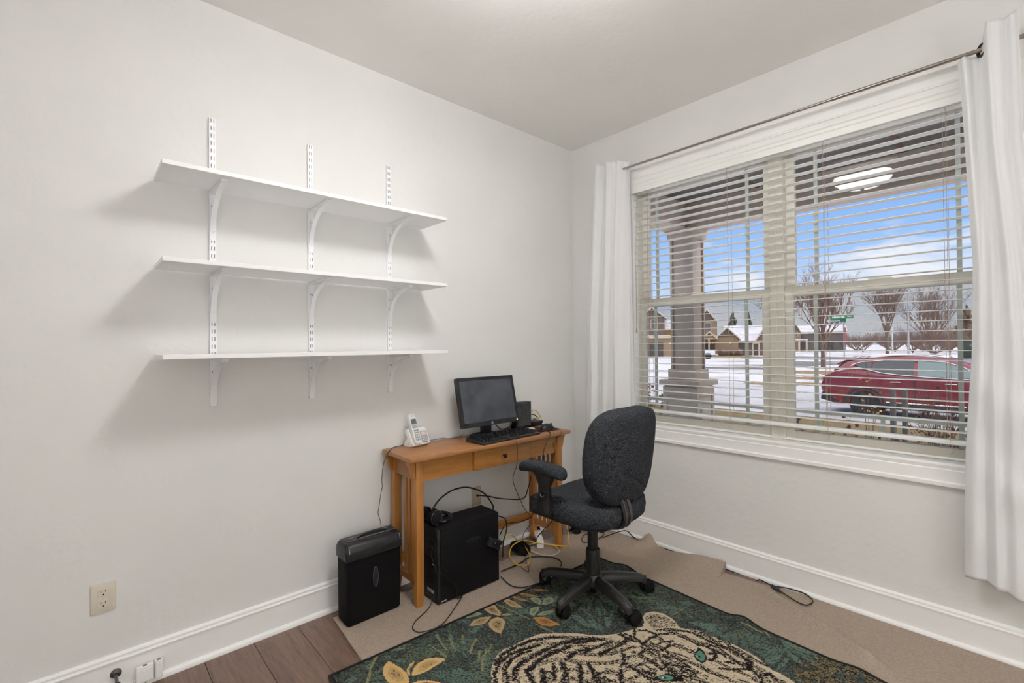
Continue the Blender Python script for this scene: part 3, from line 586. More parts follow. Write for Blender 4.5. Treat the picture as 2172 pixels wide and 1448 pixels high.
# ---------------------------------------------------------------- street furniture
M_galv = pmat('galvanised_steel', (170, 172, 174), rough=.5, metal=.5, var=.05); M_sgn = pmat('sign_green', (34, 110, 78), rough=.4, var=.03); M_wht = pmat('sign_white', (220, 228, 222), rough=.5); M_stop = pmat('sign_red', (150, 52, 46), rough=.5, var=.04)
ss = empty('street_sign', 'green street name sign on a steel post with a stop sign seen edge-on', 'street sign', (21.05, 3.06, ZG), R(-77.2))
MB().tube([(0, 0, 0), (-.02, 0, 3.1)], .025, 8).build('post', M_galv, ss, smooth=True)
mt = Matrix.Translation((-.08, 0, 3.14)) @ Matrix.Rotation(R(38), 4, 'Z') @ Matrix.Rotation(R(-3), 4, 'Y')
b1 = MB().cbox((0, 0, 0), (1.02, .012, .16), mt).build('name_blade', M_sgn, ss); tx = MB(); rn = random.Random(5)
x = -.40
while x < .12: w_ = rn.uniform(.025, .05); tx.cbox((x, -.008, .0), (w_, .003, .075), mt); x += w_+.02
for k in range(4): tx.cbox((.26+k*.05, -.008, .01), (.03, .003, .045), mt)
tx.build('lettering', M_wht, b1)
mt2 = Matrix.Translation((-.10, .0, 3.0)) @ Matrix.Rotation(R(-35), 4, 'Z') @ Matrix.Rotation(R(-3), 4, 'Y')
b2 = MB().cbox((-.13, 0, 0), (.66, .012, .13), mt2).build('name_blade', M_sgn, ss); tx = MB(); x = -.40
while x < -.02: w_ = rn.uniform(.025, .05); tx.cbox((x, -.008, 0), (w_, .003, .06), mt2); x += w_+.02
tx.build('lettering', M_wht, b2)
MB().prism([(-.05, 2.82), (.05, 2.80), (.06, 2.95), (-.04, 2.98)], -.03, .03, 'y').build('bracket', M_galv, ss)
mt3 = Matrix.Rotation(R(82), 4, 'Z'); o_ = MB().prism([(.36*math.cos(R(22.5+45*k)), 2.36+.36*math.sin(R(22.5+45*k))) for k in range(8)], -.005, .005, 'y'); o_.xf(Matrix.Translation((.03, 0, 0)) @ mt3); o_.build('stop_plate', M_stop, ss)
lp = empty('light_pole', 'tall pale street light pole with a long arm', 'street light', (84.95, 9.85, ZG), R(-82.1))
MB().tube([(0, 0, 0), (0, 0, 9.0)], [.15, .08], 10).build('pole', M_galv, lp, smooth=True); MB().tube([(0, 0, 8.9), (-1.1, 0, 9.2), (-2.4, 0, 9.4)], [.06, .05, .04], 6).build('arm', M_galv, lp); MB().cbox((-2.5, 0, 9.4), (.7, .25, .14)).build('lamp_head', M_galv, lp, bev=.04)
l2 = empty('marker_pole', 'short thin pale pole left of the tall light pole', 'pole', (98.4, 13.8, ZG)); MB().tube([(0, 0, 0), (0, 0, 4.6)], [.11, .09], 8).build('pole', M_wht, l2, smooth=True); MB().lathe([(.09, 4.6), (.12, 4.62), (.02, 4.72)], (0, 0, 0), 8).build('cap', M_galv, l2)
ub = empty('utility_cabinet', 'dark green utility cabinet beside the right curtain', 'utility box', (74.7, 2.95, ZG), R(-86)); ug = pmat('cabinet_green', (58, 70, 60), rough=.5, var=.05)
MB().box(-.75, .85, 0, 1.2, 0, 2.1).build('body', ug, ub, bev=.05); MB().box(-.8, .9, -.05, 1.25, 2.05, 2.2).build('lid', ug, ub, bev=.04)
m = MB()
for r_ in (.18, .28): m.tube([(.35+r_*math.cos(R(30+12*k)), -.02, 1.45+r_*.6*math.sin(R(30+12*k))) for k in range(11)], .02, 5)
m.build('emblem', M_wht, ub); MB().box(-.68, -.48, -.02, 0, 1.5, 1.95).build('sticker', M_stop, ub)
# ---------------------------------------------------------------- planting by the porch
M_post = pmat('grey_post', (96, 92, 86), rough=.9, var=.1, vs=20, vscale=(1, 1, .2))
for k, (x, y, lb) in enumerate(((5.58, -1.0, 'left one of two short grey posts in front of the red car'), (5.70, -1.11, 'right one of two short grey posts in front of the red car'))):
    e = empty('garden_post', lb, 'post', (x, y, ZG), R(-8), 'short grey garden posts'); MB().box(-.028, .028, -.028, .028, 0, 1.40).build('shaft', M_post, e, bev=.003); MB().lathe([(.036, 1.40), (.034, 1.415), (.004, 1.44)], (0, 0, 0), 4).build('cap', M_post, e)
M_stem = pmat('stem_brown', (96, 72, 58), rough=.9, var=.15, vs=20); M_ly = pmat('leaf_yellow', (206, 160, 46), c2=(190, 120, 36), rough=.7, vs=20); M_lb = pmat('leaf_brown', (128, 74, 38), c2=(90, 56, 38), rough=.9, vs=12); M_seed = pmat('seed_head', (74, 52, 44), rough=1, var=.2, vs=60)
def leaf(m, p, s, rn):
    a = Vector((rn.uniform(-1, 1), rn.uniform(-1, 1), rn.uniform(-.6, .8))).normalized(); b = a.orthogonal().normalized(); n_ = a.cross(b)*s*.18; p = Vector(p)
    m.add([p, p+a*s*.35+b*s*.34+n_, p+a*s*.8+b*s*.25, p+a*s, p+a*s*.8-b*s*.25, p+a*s*.35-b*s*.34+n_, p+a*s*.5-n_*.5], [(0, 1, 6), (1, 2, 6), (2, 3, 6), (3, 4, 6), (4, 5, 6), (5, 0, 6)])
def shrub(label, loc, stems, seed, hgt, lean, leafm, nleaf, ls, zlo=.3, seeds=0, twigs=3, parts=True, grp='dormant shrubs outside the window'):
    rn = random.Random(seed); e = empty('shrub', label, 'shrub', loc, 0, grp); s = MB(); lf = MB(); sd = MB(); tips = []
    for k in range(stems):
        a = rn.uniform(0, 2*PI); L = hgt*rn.uniform(.7, 1); w_ = lean*rn.uniform(.3, 1)
        q = [Vector((.06*math.cos(a), .06*math.sin(a), 0))]
        for i in range(6): q.append(Vector((math.cos(a)*w_*((i+1)/6)**1.4+rn.uniform(-.02, .02), math.sin(a)*w_*((i+1)/6)**1.4+rn.uniform(-.02, .02), L*(i+1)/6)))
        s.tube(q, [.006*(1-.7*i/6) for i in range(7)], 4, cap=False)
        for t in range(twigs):
            i = rn.randint(2, 5); d = Vector((rn.uniform(-1, 1), rn.uniform(-1, 1), rn.uniform(.1, .9))).normalized(); e1 = q[i]+d*rn.uniform(.08, .22)
            s.tube([q[i], q[i].lerp(e1, .5)+Vector((0, 0, .01)), e1], [.003, .0022, .0012], 3, cap=False); tips.append(e1)
        tips += q[2:]
    s.build('stems', M_stem, e, fixn=False); tips = [p for p in tips if p.z > zlo*hgt]
    for k in range(nleaf):
        p = rn.choice(tips)+Vector((rn.uniform(-.02, .02), rn.uniform(-.02, .02), rn.uniform(-.03, .02))); leaf(lf, p, ls*rn.uniform(.6, 1.1), rn)
    if nleaf: lf.build('leaves', leafm, e, smooth=True, fixn=False)
    for k in range(seeds):
        p = rn.choice(tips); lump(sd, p.x, p.y, p.z, .022, .022, .026, seed+k, 6)
    if seeds: sd.build('seed_heads', M_seed, e)
    return e
shrub('leafy brown shrub left of the porch column pedestal', (3.05, 1.12, ZG), 12, 41, 1.75, .32, M_lb, 420, .05, .45, grp='dormant shrubs outside the window')
shrub('slender shrub with a few yellow leaves in front of the red car', (5.20, -.80, ZG), 5, 42, 1.95, .16, M_ly, 18, .05, .5, twigs=2)
shrub('tangled bare shrub with dry seed heads near the right curtain', (6.05, -1.42, ZG), 34, 43, 1.55, .55, M_lb, 70, .05, .4, seeds=30, twigs=5)
shrub('low arching shrub with dark round seed heads by the car bumper', (4.85, -.42, ZG), 9, 44, 1.22, .6, M_lb, 20, .04, .4, seeds=34, twigs=2)
shrub('low matted brown shrub under the two grey posts', (4.9, -1.0, ZG), 40, 45, .98, .5, M_lb, 160, .05, .5, seeds=40, twigs=4)
shrub('low matted brown shrub below the right end of the window', (5.2, -1.75, ZG), 40, 46, .98, .5, M_lb, 160, .05, .5, seeds=40, twigs=4)
# ================================================================ wall shelving
M_shelf = pmat('shelf_white', (246, 246, 246), rough=.45, var=.015, vs=5)
M_met = pmat('powder_white', (244, 245, 248), rough=.4, var=.015, vs=8)
M_slot = pmat('slot_shadow', (92, 92, 94), rough=.9, var=.1)
UPX = (-2.330, -1.927, -1.517); SHZ = (1.939, 1.594, 1.2455)
ORD = ('left', 'middle', 'right'); LEV = ('top', 'middle', 'bottom')
def make_upright():
    e = empty('shelf_upright', '', 'shelf upright', (0, 0, 0), 0, 'slotted wall uprights')
    MB().prism([(-.0125, 0), (-.0125, -.013), (.0125, -.013), (.0125, 0), (.0108, 0), (.0108, -.0113), (-.0108, -.0113), (-.0108, 0)], 1.039, 2.252, 'z').build('channel', M_met, e, bev=.0006, seg=1)
    s = MB(); z = 1.06
    while z < 2.235:
        for x in (-.0052, .0052): s.box(x-.0013, x+.0013, -.01325, -.0126, z, z+.0165)
        z += .0317
    o = s.build('slots', M_slot, e); o['kind'] = 'stuff'
    for z in (1.075, 1.66, 2.21): MB().lathe([(.001, -.0155), (.0028, -.0148), (.0034, -.013)], (0, 0, z), 10, 'y').build('screw', M_met, e, smooth=True)
    return e
up0 = make_upright(); UPS = [up0]
for k in (1, 2):
    c_ = inst(up0, None); UPS.append(c_)
    for ch in list(up0.children): inst(ch, c_)
for k, u in enumerate(UPS): u.location = (UPX[k], 0, 0); u['label'] = '%s of the three slotted white metal uprights screwed to the wall' % ('leftmost', 'middle one', 'rightmost')[k]
def make_bracket():
    e = empty('shelf_bracket', '', 'shelf bracket', (0, 0, 0), 0, 'curved brackets under the shelves')
    arc = [(-.018-.205*(1-math.cos(R(90)*k/14))**1.0, -.185+.178*math.sin(R(90)*k/14)) for k in range(15)]
    arc = [(-.020-.212*(1-math.cos(R(90)*k/14)), -.165+.155*math.sin(R(90)*k/14)) for k in range(15)]
    inn = [(y-.0, z) for y, z in arc]
    web = [(p[0]+.012*math.cos(R(90)*k/14), p[1]+.0) for k, p in enumerate(arc)]
    m = MB(); ring_ = []
    for k, (y, z) in enumerate(arc):
        a = R(90)*k/14; ny, nz = math.cos(a), -math.sin(a)
        ring_.append([(-.010, y, z), (.010, y, z), (.010, y+.005*ny, z-.005*math.sin(a)), (-.010, y+.005*ny, z-.005*math.sin(a))])
    m.loft(ring_); m.build('curved_arm', M_met, e, bev=.001, seg=1)
    MB().box(-.0105, .0105, -.234, -.014, -.012, -.0005).build('top_bar', M_met, e, bev=.0015)
    MB().prism([(-.0125, -.008), (.0125, -.008), (.0125, -.19), (.009, -.203), (.003, -.2055), (-.003, -.2055), (-.009, -.203), (-.0125, -.19)], -.0165, -.0135, 'y').build('back_plate', M_met, e, bev=.0008, seg=1)
    MB().prism([(-.020, -.168), (-.020, -.05), (-.016, -.05), (-.016, -.175)], -.0012, .0012, 'x').build('web', M_met, e)
    for z in (-.058, -.110): MB().tube([(-.005, -.0168, z-.006), (-.005, -.0168, z), (.004, -.0168, z+.001), (.004, -.0168, z-.009)], .0011, 5).build('hook', M_slot, e)
    MB().lathe([(.0005, -.0005), (.003, -.001), (.003, .001)], (0, -.215, -.0132), 8).build('screw', M_slot, e)
    return e
br0 = make_bracket(); first = True
for i, z in enumerate(SHZ):
    for k, x in enumerate(UPX):
        b = br0
        if not first:
            b = inst(br0, None)
            for ch in list(br0.children): inst(ch, b)
        first = False; b.location = (x, 0, z)
        b['label'] = 'curved white bracket under the %s shelf on the %s upright' % (LEV[i], ORD[k])
for i, z in enumerate(SHZ):
    o = MB().box(-.604, .604, -.125, .125, 0, .0165).build('shelf_board', M_shelf, bev=.0012, seg=1, loc=(-1.926, -.146, z))
    tag(o, '%s of the three long white shelf boards on the wall' % ('topmost', 'middle one', 'lowest')[i], 'shelf', 'white wall shelves')
# ================================================================ outlets
M_alm = pmat('almond_plate', (218, 210, 194), rough=.35, var=.015); M_hole = pmat('outlet_slot', (40, 36, 34), rough=.9)
e = empty('wall_outlet', 'almond duplex wall outlet above the left baseboard', 'outlet', (-2.683, 0, .366))
MB().box(-.036, .036, -.006, 0, -.054, .054).build('plate', M_alm, e, bev=.003)
for dz in (.021, -.021):
    r_ = MB().prism([(.0165*math.cos(2*PI*k/24), max(-.0135, min(.0135, .0175*math.sin(2*PI*k/24)))+dz) for k in range(24)], -.0085, -.005, 'y').build('receptacle', M_alm, e, bev=.0006, seg=1)
    MB().box(-.0075, -.0055, -.0089, -.0083, dz-.0, dz+.0085).build('blade_slot', M_hole, r_); MB().box(.0055, .0072, -.0089, -.0083, dz+.001, dz+.0078).build('blade_slot', M_hole, r_); MB().box(-.003, .003, -.0089, -.0083, dz-.0095, dz-.005).build('ground_slot', M_hole, r_)
MB().lathe([(.0003, -.0078), (.0028, -.0072), (.003, -.006)], (0, 0, 0), 10, 'y').build('screw', M_alm, e)
e = empty('cable_plate', 'beige wall plate with a black cable under the desk', 'wall plate', (-.938, 0, .357)); M_beige = pmat('beige_plate', (190, 180, 160), rough=.5, var=.02)
MB().box(-.036, .036, -.006, 0, -.057, .057).build('plate', M_beige, e, bev=.003); MB().lathe([(.004, -.016), (.006, -.0155), (.007, -.006)], (.004, 0, .004), 10, 'y').build('jack', M_hole, e)
for x0, x1, z0, z1, lb in ((-2.590, -2.538, .022, .082, 'square white phone jack box on the left baseboard'), (-2.533, -2.510, .018, .086, 'narrow white plug-in box beside the square phone jack')):
    e = empty('phone_jack', lb, 'jack', ((x0+x1)/2, -.0305, z0)); w_ = (x1-x0)/2; h_ = z1-z0
    MB().box(-w_, w_, -.020, .001, 0, h_).build('housing', M_trim, e, bev=.003); MB().box(-.006, .006, -.016, -.004, h_-.001, h_+.0006).build('port', pmat('port_grey', (120, 118, 114), rough=.7), e)
    MB().box(-w_+.004, w_-.004, -.0208, -.0195, .006, h_-.012).build('cover', M_trim, e, bev=.0005, seg=1)
e = empty('door_stop', 'dark grey door stop with a round foot on the left baseboard', 'door stop', (-2.648, -.014, .078)); M_pew = pmat('pewter', (96, 92, 90), rough=.4, metal=.6, var=.06)
MB().lathe([(.017, 0), (.017, -.003), (.014, -.007), (.006, -.010)], (0, 0, 0), 22, 'y').build('foot', M_pew, e, smooth=True); MB().tube([(0, -.006, 0), (0, -.07, -.005)], .0055, 10).build('rod', M_pew, e, smooth=True); MB().lathe([(.008, -.07), (.010, -.072), (.010, -.086), (.007, -.089)], (0, 0, -.005), 14, 'y').build('rubber_tip', pmat('rubber_grey', (70, 68, 68), rough=.9), e, smooth=True)
# ================================================================ desk
M_oakx = wood('oak_x', (146, 97, 56), (182, 130, 82), 'x', scale=6); M_oakz = wood('oak_z', (160, 102, 44), (190, 130, 64), 'z', scale=6); M_oaky = wood('oak_y', (144, 92, 48), (174, 118, 66), 'y', scale=6); M_oakf = wood('oak_front', (158, 103, 46), (188, 131, 68), 'x', scale=6)
dk = empty('writing_desk', 'narrow oak desk with slatted ends and one drawer against the left wall', 'desk', (-1.571, -.016, 0), R(-1.6))
DL, DD, DH = 1.127, .307, .745
MB().box(0, DL, -DD, 0, DH-.021, DH).build('desktop', M_oakx, dk, bev=.003)
def leg(x0, inner, y0):
    x1 = x0+.040; t = .010
    p = [(x0, DH-.021), (x1, DH-.021), (x1, .07), (x1-(t if inner > 0 else 0), 0), (x0+(t if inner < 0 else 0), 0), (x0, .07)]
    return MB().prism(p, y0, y0-.040, 'y').build('leg', M_oakz, dk, bev=.002)
for x0, inner in ((.048, 1), (DL-.088, -1)):
    leg(x0, inner, -.004); leg(x0, inner, -.235)
    xs = x0+.010
    MB().box(xs, xs+.020, -.235, -.044, .618, DH-.021).build('side_apron', M_oaky, dk, bev=.001, seg=1)
    MB().box(xs, xs+.020, -.235, -.044, .100, .137).build('side_rail', M_oaky, dk, bev=.001, seg=1)
    for yc in (-.090, -.130, -.170, -.206)[1 if x0 < .5 else 0:]: MB().box(xs+.005, xs+.015, yc-.011, yc+.011, .137, .618).build('side_slat', M_oakz, dk)
    sgn = -1 if x0 < .5 else 1; xo = x0 if sgn < 0 else x0+.040
    for yc in (-.024, -.255):
        pr_ = [(xo, .632), (xo+sgn*.012, .636), (xo+sgn*.020, .655), (xo+sgn*.026, .685), (xo+sgn*.036, .705), (xo+sgn*.038, DH-.021), (xo, DH-.021)]
        MB().prism(pr_, yc-.012, yc+.012, 'y').build('corbel', M_oakz, dk, bev=.001, seg=1)
MB().box(.088, .396, -.262, -.242, .612, DH-.021).build('front_apron', M_oakf, dk); MB().box(.806, DL-.088, -.262, -.242, .612, DH-.021).build('front_apron', M_oakf, dk)
MB().box(.088, DL-.088, -.026, -.010, .612, DH-.021).build('back_apron', M_oakf, dk); MB().box(.088, DL-.088, -.034, -.016, .135, .182).build('stretcher', M_oakf, dk, bev=.001)
dr = MB().box(.401, .801, -.273, -.080, .610, DH-.026).build('drawer', M_oakf, dk, bev=.002)
MB().lathe([(.005, 0), (.0045, -.008), (.009, -.013), (.0125, -.020), (.0105, -.026), (.002, -.029)], (.601, -.273, .664), 18, 'y').build('knob', pmat('knob_bronze', (78, 66, 58), rough=.3, metal=.7), dr, smooth=True)
# ================================================================ on the desk
M_bp = pmat('black_plastic', (34, 35, 38), rough=.42, var=.1, vs=6); M_bm = pmat('black_matte', (20, 19, 20), rough=.78, spec=.25, var=.1, vs=6)
DZ = DH
mo = empty('computer_monitor', 'black flat computer monitor with a dusty dark screen on the desk', 'monitor', (-.945, -.112, DZ), R(-1))
tl = Matrix.Translation((-.005, -.028, .211)) @ Matrix.Rotation(R(-13), 4, 'X')
def tb(m, name, mat, par, **k): m.xf(tl); return m.build(name, mat, par, **k)
W2, H2 = .212, .143
f = MB(); f.box(-W2, W2, -.012, .014, H2-.017, H2).box(-W2, W2, -.012, .014, -H2, -H2+.026).box(-W2, -W2+.016, -.012, .014, -H2+.026, H2-.017).box(W2-.016, W2, -.012, .014, -H2+.026, H2-.017)
tb(f, 'bezel', M_bp, mo)
tb(MB().loft([[(x, y, z) for x, z in rrect(2*w_, 2*h_, .012)] for y, w_, h_ in ((.012, W2, H2), (.022, W2-.004, H2-.004), (.036, W2-.04, H2-.03), (.044, W2-.10, H2-.06))]), 'back_shell', M_bm, mo, smooth=True)
M_scr = pmat('dusty_screen', (62, 65, 71), c2=(86, 90, 97), rough=.3, vs=9, thr=(.36, .7), detail=8, spec=.5, bump=.02)
tb(MB().box(-W2+.015, W2-.015, -.009, .0, -H2+.025, H2-.016), 'screen', M_scr, mo)
M_sil = pmat('silver_print', (196, 198, 200), rough=.3, metal=.5)
lg = tb(MB().lathe([(.0070, -.0130), (.0070, -.0120), (.0005, -.0119)], (.0, 0, -H2+.013), 22, 'y'), 'badge', M_sil, mo)
tx = text_obj('badge_lettering', 'hp', .0095, M_bm, mo, (0, 0, 0), (0, 0, 0)); tx.data.transform(tl @ Matrix.Translation((0, -.0133, -H2+.0138)) @ Matrix.Rotation(R(90), 4, 'X')); tx.parent = lg
tb(MB().box(W2-.020, W2-.014, -.0126, -.012, -H2+.008, -H2+.014), 'power_light', pmat('amber_led', (255, 170, 60), emit=(255, 160, 50, 5)), mo)
tb(MB().box(W2-.022, W2-.010, -.0124, -.012, -H2+.0205, -H2+.022), 'button_print', M_sil, mo)
MB().loft([[(x, y+.0, z) for x, y in rrect(.074, .020, .004)] for z in (.01, .07)]+[[(x, y+.012, z) for x, y in rrect(.074, .022, .004)] for z in (.14, .17)]).build('stand_neck', M_bp, mo, smooth=True)
MB().lathe([(.002, 0), (.104, 0), (.106, .006), (.098, .011), (.05, .014), (.002, .015)], (.0, .012, .0005), 36, sx=1, sy=.60).build('stand_base', M_bp, mo, smooth=True)
# keyboard
kb = empty('keyboard', 'black computer keyboard along the front of the desk', 'keyboard', (-.915, -.247, DZ), R(2.0))
KW, KD = .228, .074
MB().prism([(-KD, .001), (KD, .001), (KD, .024), (KD-.01, .027), (-KD+.03, .016), (-KD+.004, .012), (-KD, .008)], -KW, KW, 'x').build('case', M_bp, kb, bev=.003)
ky = MB(); pitch = .0188
def kz(y): return .0165+(y+KD-.03)*.0092/.11
for r_ in range(6):
    y = KD-.022-r_*pitch-(0 if r_ == 0 else .004)
    x = -KW+.014
    cols = {5: [1.25, 1.25, 1.25, 6.2, 1.25, 1.25, 1.25, 1.25]}.get(r_, [1]*15)
    for c_ in cols:
        w_ = c_*pitch-.003; ky.loft([[(xx, yy, zz) for xx, yy in ((x, y-.0079), (x+w_, y-.0079), (x+w_, y+.0079), (x, y+.0079))] if zz < .02 else [(xx, yy, zz) for xx, yy in ((x+.002, y-.006), (x+w_-.002, y-.006), (x+w_-.002, y+.007), (x+.002, y+.007))] for zz in ((kz(y)-.001) if False else .012+(y+KD)*.0, kz(y)+.0085)]); x += c_*pitch
    for blk, n in ((.0, 3), (.064, 4)):
        x = -KW+.014+15.4*pitch+blk
        for c_ in range(n):
            if x+pitch < KW-.004: ky.loft([[(x, y-.0079, .012), (x+.0158, y-.0079, .012), (x+.0158, y+.0079, .012), (x, y+.0079, .012)], [(x+.002, y-.006, kz(y)+.0085), (x+.0138, y-.006, kz(y)+.0085), (x+.0138, y+.007, kz(y)+.0085), (x+.002, y+.007, kz(y)+.0085)]])
            x += pitch
ko = ky.build('keys', pmat('key_black', (38, 38, 40), c2=(150, 146, 138), thr=(.69, .74), rough=.5, vs=190), kb); ko['kind'] = 'stuff'
# phone
ph = empty('cordless_phone', 'white cordless phone in its charging base on the left end of the desk', 'telephone', (-1.385, -.082, DZ), R(11))
M_pw = pmat('phone_white', (242, 242, 241), rough=.35, var=.015); M_pg = pmat('phone_grey', (172, 175, 178), rough=.4, var=.03)
tp = Matrix.Translation((0, -.012, .004)) @ Matrix.Rotation(R(-26), 4, 'X')
def pb_(m, name, mat, par, **k): m.xf(tp); return m.build(name, mat, par, **k)
bs = pb_(MB().loft([[(x, y, z+.052) for x, z in rrect(.128-i, .104-i, .014)] for y, i in ((-.006, .010), (-.010, .004), (.0, 0), (.012, 0), (.018, .004))]), 'charging_base', M_pw, ph, smooth=True)
MB().prism([(.004, 0), (.062, 0), (.058, .010), (.030, .050), (.012, .030)], -.060, .060, 'x').build('base_foot', M_pw, ph, bev=.003)
pnl = pb_(MB().loft([[(x+.032, y, z+.042) for x, z in rrect(.046-i, .066-i, .010)] for y, i in ((-.0125, .004), (-.0115, 0), (-.009, 0))]), 'answer_panel', M_pg, ph, smooth=True)
pb_(MB().box(.018, .046, -.0132, -.0122, .050, .068), 'message_display', pmat('pale_red_display', (232, 206, 202), rough=.4), pnl)
kp = MB()
for i in range(3):
    for j_ in range(3): kp.box(.016+i*.012, .023+i*.012, -.0135, -.0122, .014+j_*.010, .018+j_*.010)
o = pb_(kp, 'panel_buttons', M_pw, pnl); o['kind'] = 'stuff'
tp = tp @ Matrix.Translation((-.030, -.016, .006)) @ Matrix.Rotation(R(4), 4, 'X')
hs = pb_(MB().loft([[(x, y, z+.083) for x, z in rrect(.046-i, .166-i, .016)] for y, i in ((-.010, .012), (-.013, .006), (-.010, .001), (.004, 0), (.011, .006))]), 'handset', M_pw, ph, smooth=True)
pb_(MB().box(-.0165, .0165, -.0142, -.0125, .108, .136), 'handset_display', pmat('lcd', (104, 112, 118), rough=.2, var=.2, vs=40), hs)
pb_(MB().lathe([(.0075, -.0145), (.0085, -.0135), (.0085, -.012)], (0, 0, .094), 16, 'y'), 'navigator', M_pg, hs)
pb_(MB().tube([(.005*math.cos(2*PI*k/12), -.0130, .152+.005*math.sin(2*PI*k/12)) for k in range(12)], .0006, 5, closed=True), 'earpiece', M_pg, hs)
kp = MB()
for i in range(3):
    for j_ in range(5): kp.box(-.0155+i*.0115, -.0085+i*.0115, -.0148, -.0125, .018+j_*.0125, .026+j_*.0125)
for x in (-.017, .010): kp.box(x, x+.007, -.0148, -.0125, .088, .094).box(x, x+.007, -.0148, -.0125, .098, .103)
o = pb_(kp, 'keypad', M_pg, hs); o['kind'] = 'stuff'
# router
rt = empty('router', 'black upright router with a quilted front behind the keyboard', 'router', (-.600, -.062, DZ), R(2))
MB().box(-.066, .066, -.024, .030, .004, .168).build('housing', M_bp, rt, bev=.006)
q = MB(); nx, nz = 9, 11; dx, dz = .126/nx, .156/nz
for i in range(nx):
    for j_ in range(nz):
        for ox, oz in ((0, 0), (.5, .5)):
            x, z = -.063+(i+.5+ox)*dx, .008+(j_+.5+oz)*dz
            if x+dx/2 > .064 or z+dz/2 > .166: continue
            q.add([(x-dx/2, -.0242, z), (x, -.0242, z-dz/2), (x+dx/2, -.0242, z), (x, -.0242, z+dz/2), (x, -.0300, z)], [(0, 1, 4), (1, 2, 4), (2, 3, 4), (3, 0, 4)])
o = q.build('quilted_front', M_bp, rt); o['kind'] = 'stuff'
MB().box(-.078, -.030, -.018, .026, 0, .028).build('foot', M_bm, rt, bev=.004)
hbx = empty('modem_box', 'small flat black network box at the back of the desk', 'network box', (-.484, -.068, DZ), R(2)); MB().box(-.046, .046, -.030, .030, 0, .032).build('housing', M_bp, hbx, bev=.003); MB().box(.040, .044, -.0306, -.0298, .010, .014).build('status_light', pmat('white_led', (240, 240, 240), emit=(240, 240, 255, 2)), hbx)
o = MB().prism([(-.684, -.138), (-.560, -.118), (-.590, -.178), (-.671, -.168)], DZ+.0035, DZ+.0043).build('paper_slip', pmat('paper_white', (222, 222, 232), rough=.8, var=.02)); tag(o, 'small white paper slip between the router and the keyboard', 'paper')
o = MB().prism([(-.660, -.275), (-.475, -.292), (-.462, -.165), (-.560, -.135), (-.585, -.160)], DZ, DZ+.003).build('mouse_pad', pmat('maroon_pad', (96, 24, 32), c2=(58, 20, 24), rough=.9, vs=60)); tag(o, 'dark red patterned mouse pad at the right end of the desk', 'mouse pad')
ms = empty('computer_mouse', 'black computer mouse on the dark red pad', 'mouse', (-.540, -.232, DZ+.003), R(-100))
def mouse(u):
    rings = []
    for i in range(13):
        t = -1+2*i/12; r_ = math.sqrt(max(0, 1-abs(t)**2.6)); h_ = .036*(1-.18*t-.35*t*t)
        rings.append([(.030*(r_*.97+.03)*math.cos(PI*k/9), .054*t, max(0, h_*(r_*.95+.05)*math.sin(PI*k/9))) for k in range(10)])
    return rings
MB().loft(mouse(0)).build('shell', M_bp, ms, smooth=True, ang=60); MB().lathe([(.001, -.003), (.007, -.0028), (.007, .0028), (.001, .003)], (0, .030, .0285), 14, 'x').build('scroll_wheel', M_bm, ms, smooth=True)
# ================================================================ paper shredder
sd = empty('paper_shredder', 'black paper shredder on the floor left of the desk', 'shredder', (-1.712, -.158, .004))
def rr3(w_, d_, r_, z, cx=0, cy=0): return [(x+cx, y+cy, z) for x, y in rrect(w_, d_, r_, 4)]
MB().loft([rr3(.262, .108, .016, 0), rr3(.270, .122, .018, .012), rr3(.272, .124, .018, .30), rr3(.274, .126, .018, .308)]).build('bin', M_bm, sd, smooth=True)
hd_ = MB().loft([rr3(.276, .130, .020, .296), rr3(.286, .140, .024, .302), rr3(.287, .141, .024, .330), rr3(.285, .134, .026, .350), rr3(.279, .118, .026, .364), rr3(.268, .098, .024, .372), rr3(.24, .07, .02, .3745)]).build('shredder_head', M_bp, sd, smooth=True)
MB().box(-.118, .128, -.034, -.018, .3722, .3748).build('paper_slot', M_hole, hd_); MB().tube([(-.118, -.018, .3752), (.128, -.018, .3752)], .0016, 6).build('slot_edge', M_alloy, hd_)
for k in range(22): MB().box(-.110+k*.0107, -.1065+k*.0107, -.033, -.019, .3742, .3756).build('cutter', M_bp, hd_)
MB().tube(spline([(-.07, -.014, .3745), (-.04, .004, .378), (.02, .016, .380), (.09, .006, .377), (.11, -.012, .3745)], 5), .004, 8).build('handle_rim', M_bp, hd_, smooth=True)
for x in (-.128, .126): MB().loft([[(x+a, y, z) for a in (-.0012, .0012)][:1]+[(x+.0012, y, z)] for y, z in ((-.0715, .335), (-.068, .350), (-.060, .3635))]) if False else MB().tube([(x, -.0705, .338), (x, -.0665, .3535), (x, -.058, .3655)], .0022, 6).build('trim_line', M_alloy, hd_, smooth=True)
wn = MB().loft([[(.0135*s_*math.cos(2*PI*k/28), y, .195+.047*s_*math.sin(2*PI*k/28)) for k in range(28)] for y, s_ in ((-.0600, 1.0), (-.0642, 1.0), (-.0652, .9), (-.0648, .05))]).build('view_window', pmat('smoked_window', (52, 54, 56), rough=.1, var=.1), sd, smooth=True)
MB().tube([(.0135*math.cos(2*PI*k/28), -.0645, .195+.047*math.sin(2*PI*k/28)) for k in range(28)], .0011, 6, closed=True).build('window_rim', M_alloy, wn, smooth=True)
pr_ = MB()
for k, w_ in enumerate((.010, .006, .012, .008)): pr_.box(.085+k*.0135-.03, .085+k*.0135-.03+w_, .020, .026, .3745, .3750)
o = pr_.build('printed_mark', M_sil, hd_); o['kind'] = 'stuff'
pr_ = MB()
for k, w_ in enumerate((.007, .009, .006, .008)): pr_.box(-.100+k*.0105, -.100+k*.0105+w_, .014, .018, .3745, .3750)
o = pr_.build('printed_mark', M_pg, hd_); o['kind'] = 'stuff'
